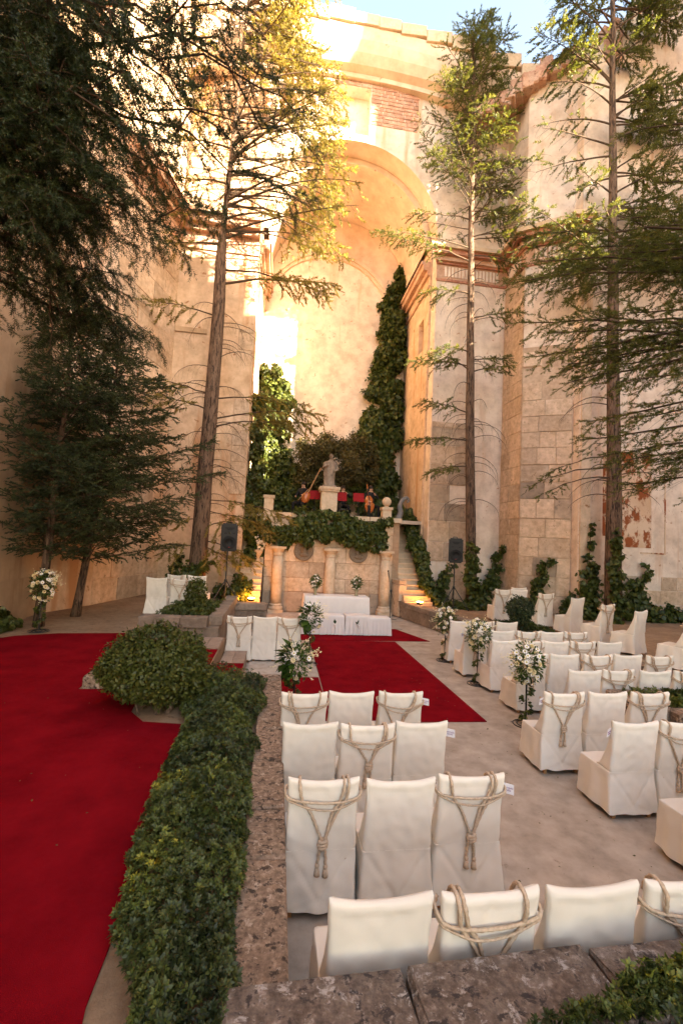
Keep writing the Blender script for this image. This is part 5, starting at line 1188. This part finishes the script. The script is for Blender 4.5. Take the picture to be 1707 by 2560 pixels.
def person(label, loc, rz, J, extra=None):
    """seated figure grown with a skin modifier; J overrides joints"""
    j = dict(pelvis=(0,0,.52), belly=(0,-.01,.72), chest=(0,0,.95), neck=(0,0,1.13), head=(0,-.02,1.24), crown=(0,-.01,1.36), shl=(-.18,0,1.05), ell=(-.27,-.1,.80), hal=(-.14,-.30,.82), fl=(-.10,-.36,.82), shr=(.18,0,1.05), elr=(.27,-.1,.80), har=(.14,-.30,.82), fr=(.10,-.36,.82),
             hil=(-.11,-.05,.52), knl=(-.20,-.45,.50), anl=(-.2,-.42,.09), tol=(-.22,-.56,.05), hir=(.11,-.05,.52), knr=(.20,-.45,.50), anr=(.2,-.42,.09), tor=(.22,-.56,.05)); j.update(J)
    rad = dict(pelvis=.15, belly=.14, chest=.155, neck=.055, head=.088, crown=.07, shl=.075, ell=.05, hal=.032, fl=.025, shr=.075, elr=.05, har=.032, fr=.025, hil=.095, knl=.07, anl=.045, tol=.04, hir=.095, knr=.07, anr=.045, tor=.04)
    E = [('pelvis','belly'),('belly','chest'),('chest','neck'),('neck','head'),('head','crown'),('chest','shl'),('shl','ell'),('ell','hal'),('hal','fl'),('chest','shr'),('shr','elr'),('elr','har'),('har','fr'),('pelvis','hil'),('hil','knl'),('knl','anl'),('anl','tol'),('pelvis','hir'),('hir','knr'),('knr','anr'),('anr','tor')]
    K = list(j); me = bpy.data.meshes.new('body'); me.from_pydata([j[k] for k in K], [(K.index(a), K.index(b)) for a, b in E], [])
    o = bpy.data.objects.new('body', me); col.objects.link(o); m = o.modifiers.new('skin', 'SKIN'); o.modifiers.new('sub', 'SUBSURF').levels = 1
    for i, k in enumerate(K): me.skin_vertices[0].data[i].radius = (rad[k], rad[k])
    me.skin_vertices[0].data[0].use_root = True; bpy.context.view_layer.update()
    out = bpy.data.meshes.new_from_object(o.evaluated_get(bpy.context.evaluated_depsgraph_get())); bpy.data.objects.remove(o)
    out.materials.clear(); out.materials.append(M['suit']); out.materials.append(M['skin'])
    hd = [Vector(j[k]) for k in ('head','crown')]; hn = [Vector(j[k]) for k in ('hal','fl','har','fr')]
    for p in out.polygons:
        c = p.center; p.use_smooth = True
        if c.z > j['neck'][2]-.01 or min((c-h).length for h in hn) < .06: p.material_index = 1
    t = thing('person', label, 'person', loc, rz); shared('body', out, t)
    h = Vector(j['head']); f = MB(); f.ball(h+Vector((0,.02,.07)), .105, 14, sc=(.93,1,.9)); f.build('hair', M['hair'], t, True)
    f = MB(); f.tube([h+Vector((0,-.085,.03)), h+Vector((0,-.115,-.01))], [.012,.018], 6); f.build('nose', M['skin'], t, True)
    for s in (-1,1): MB().ball(h+Vector((s*.033,-.082,.03)), .011, 6).build('eye', M['hair'], t)
    MB().box(h.x-.025, h.x+.025, h.y-.092, h.y-.08, h.z-.052, h.z-.044).build('mouth', M['red_cloth'], t)
    s = thing('stool', label.split(' with ')[0].replace('seated musician', 'dark stool under the musician'), 'stool', loc, rz)
    MB().box(-.19,.19,-.16,.22,.36,.41).build('seat', M['black_metal'], s)
    for a in (-.16,.16):
        for b_ in (-.13,.19): MB().box(a-.015,a+.015,b_-.015,b_+.015,0,.36).build('leg', M['black_metal'], s)
    return t
TZ = 3.622
person('seated musician in dark clothes at the stone ball with a cello', (3.62,18.3,TZ), R(8), dict(hal=(-.16,-.34,.70), fl=(-.10,-.40,.68), elr=(.30,-.12,.86), har=(.07,-.26,1.02), fr=(.03,-.30,1.05)))
person('seated musician in dark clothes left of the pedestal with a lute', (.86,18.4,TZ), R(-30), dict(hal=(-.2,-.26,.75), fl=(-.14,-.3,.75)))
person('seated musician in dark clothes right of the pedestal with a violin', (2.55,18.9,TZ), 0, dict(ell=(-.28,-.16,.92), hal=(-.24,-.40,1.08), fl=(-.2,-.44,1.10), elr=(.3,-.14,.90), har=(.1,-.36,1.05), fr=(.05,-.40,1.06)))
def bowed(name, label, loc, rot, s, mat='violin_wood'):
    t = thing(name, label, 'instrument', loc); t.rotation_euler = rot
    out = []
    for k in range(25):
        u = k/24; w = .20*math.sin(PI*min(1,u*1.0))**.5*(1-.28*math.exp(-((u-.58)/.09)**2)-.22*max(0,u-.5)); out.append((w*s, u*.74*s))
    ring = [(x, z) for x, z in out]+[(-x, z) for x, z in out[::-1][1:-1]]; n = len(ring); mb = MB()
    mb.add([(x,0,z) for x, z in ring]+[(x,.17*s,z) for x, z in ring]+[(0,-.025*s,.36*s)]+[(0,.195*s,.36*s)], [(i,(i+1)%n,n+(i+1)%n,n+i) for i in range(n)]+[(i,2*n,(i+1)%n) for i in range(n)]+[(n+i,n+(i+1)%n,2*n+1) for i in range(n)])
    mb.build('body', M[mat], t, True)
    MB().box(-.018*s,.018*s,-.03*s,.0,.30*s,1.02*s).build('fingerboard', M['hair'], t); MB().tube([(0,.02*s,.7*s),(0,.02*s,1.15*s),(0,.05*s,1.2*s),(0,.02*s,1.22*s)], .022*s, 8).build('neck', M[mat], t)
    MB().box(-.05*s,.05*s,-.07*s,-.01,.28*s,.30*s).build('bridge', M['pale_wood'], t); MB().tube([(0,.05*s,0),(0,.05*s,-.25*s)], .006, 5).build('spike', M['black_metal'], t)
    return t
bowed('cello', 'reddish brown cello held between the knees of the musician by the ball', (3.55,17.85,TZ+.26), (R(-16),R(-6),R(0)), 1.0)
bowed('violin', 'small violin held up behind the red draped stands', (2.42,18.45,TZ+1.02), (R(-70),R(30),R(40)), .42)
t = thing('lute', 'long necked lute held by the musician left of the pedestal', 'instrument', (.95,17.95,TZ+.72)); t.rotation_euler = (R(-5), R(24), 0)
MB().ball((0,0,0), .2, 16, sc=(.9,.55,1.2)).build('body', M['violin_wood'], t, True); MB().tube([(0,-.05,.2),(0,-.05,1.35)], [.03,.02], 6).build('neck', M['pale_wood'], t); MB().tube([(-.22,-.06,-.25),(-.05,-.06,.35)], .012, 5).build('bow', M['pale_wood'], t)
for x, y, lab in ((1.30,17.9,'red cloth draped music stand left of the pedestal'),(2.36,17.95,'red cloth draped music stand close to the right of the pedestal'),(3.05,17.85,'red cloth draped music stand beside the cello')):
    t = thing('music_stand', lab, 'music stand', (x, y, TZ)); MB().lathe([(.012,.02),(.012,.75)], (0,0,0), 8).build('pole', M['black_metal'], t)
    for a in (90,210,330): MB().tube([(0,0,.12),(.2*math.cos(R(a)),.2*math.sin(R(a)),.01)], .008, 5).build('leg', M['black_metal'], t)
    o = MB().box(-.22,.22,-.012,.012,-.02,.34).build('red_cloth', M['red_cloth'], t, False, (0,0,.68)); o.rotation_euler = (R(-14),0,0)
# fallen leaves on floor and path
lf = np.random.RandomState(9); n = 250
P = np.concatenate([np.stack([lf.uniform(1.9,3.9,200), lf.uniform(2.6,12,200), np.full(200,.02)],1), np.stack([lf.uniform(-3.5,-.6,50), lf.uniform(1.8,9,50), np.full(50,.572)],1)])
V, F = scatter(SPV2, SPF2, P, nrm(lf.normal(size=(n,3))*[1,1,.1]), nrm(lf.normal(size=(n,3))*.2+[0,0,1]), lf.uniform(.010,.030,n))
o = stuff(np_obj('fallen_leaves', V, F, M['brown_leaf'], None, lf.rand(n))); tag(o, 'small dry leaves scattered over the pale floor and red carpet', 'leaves')
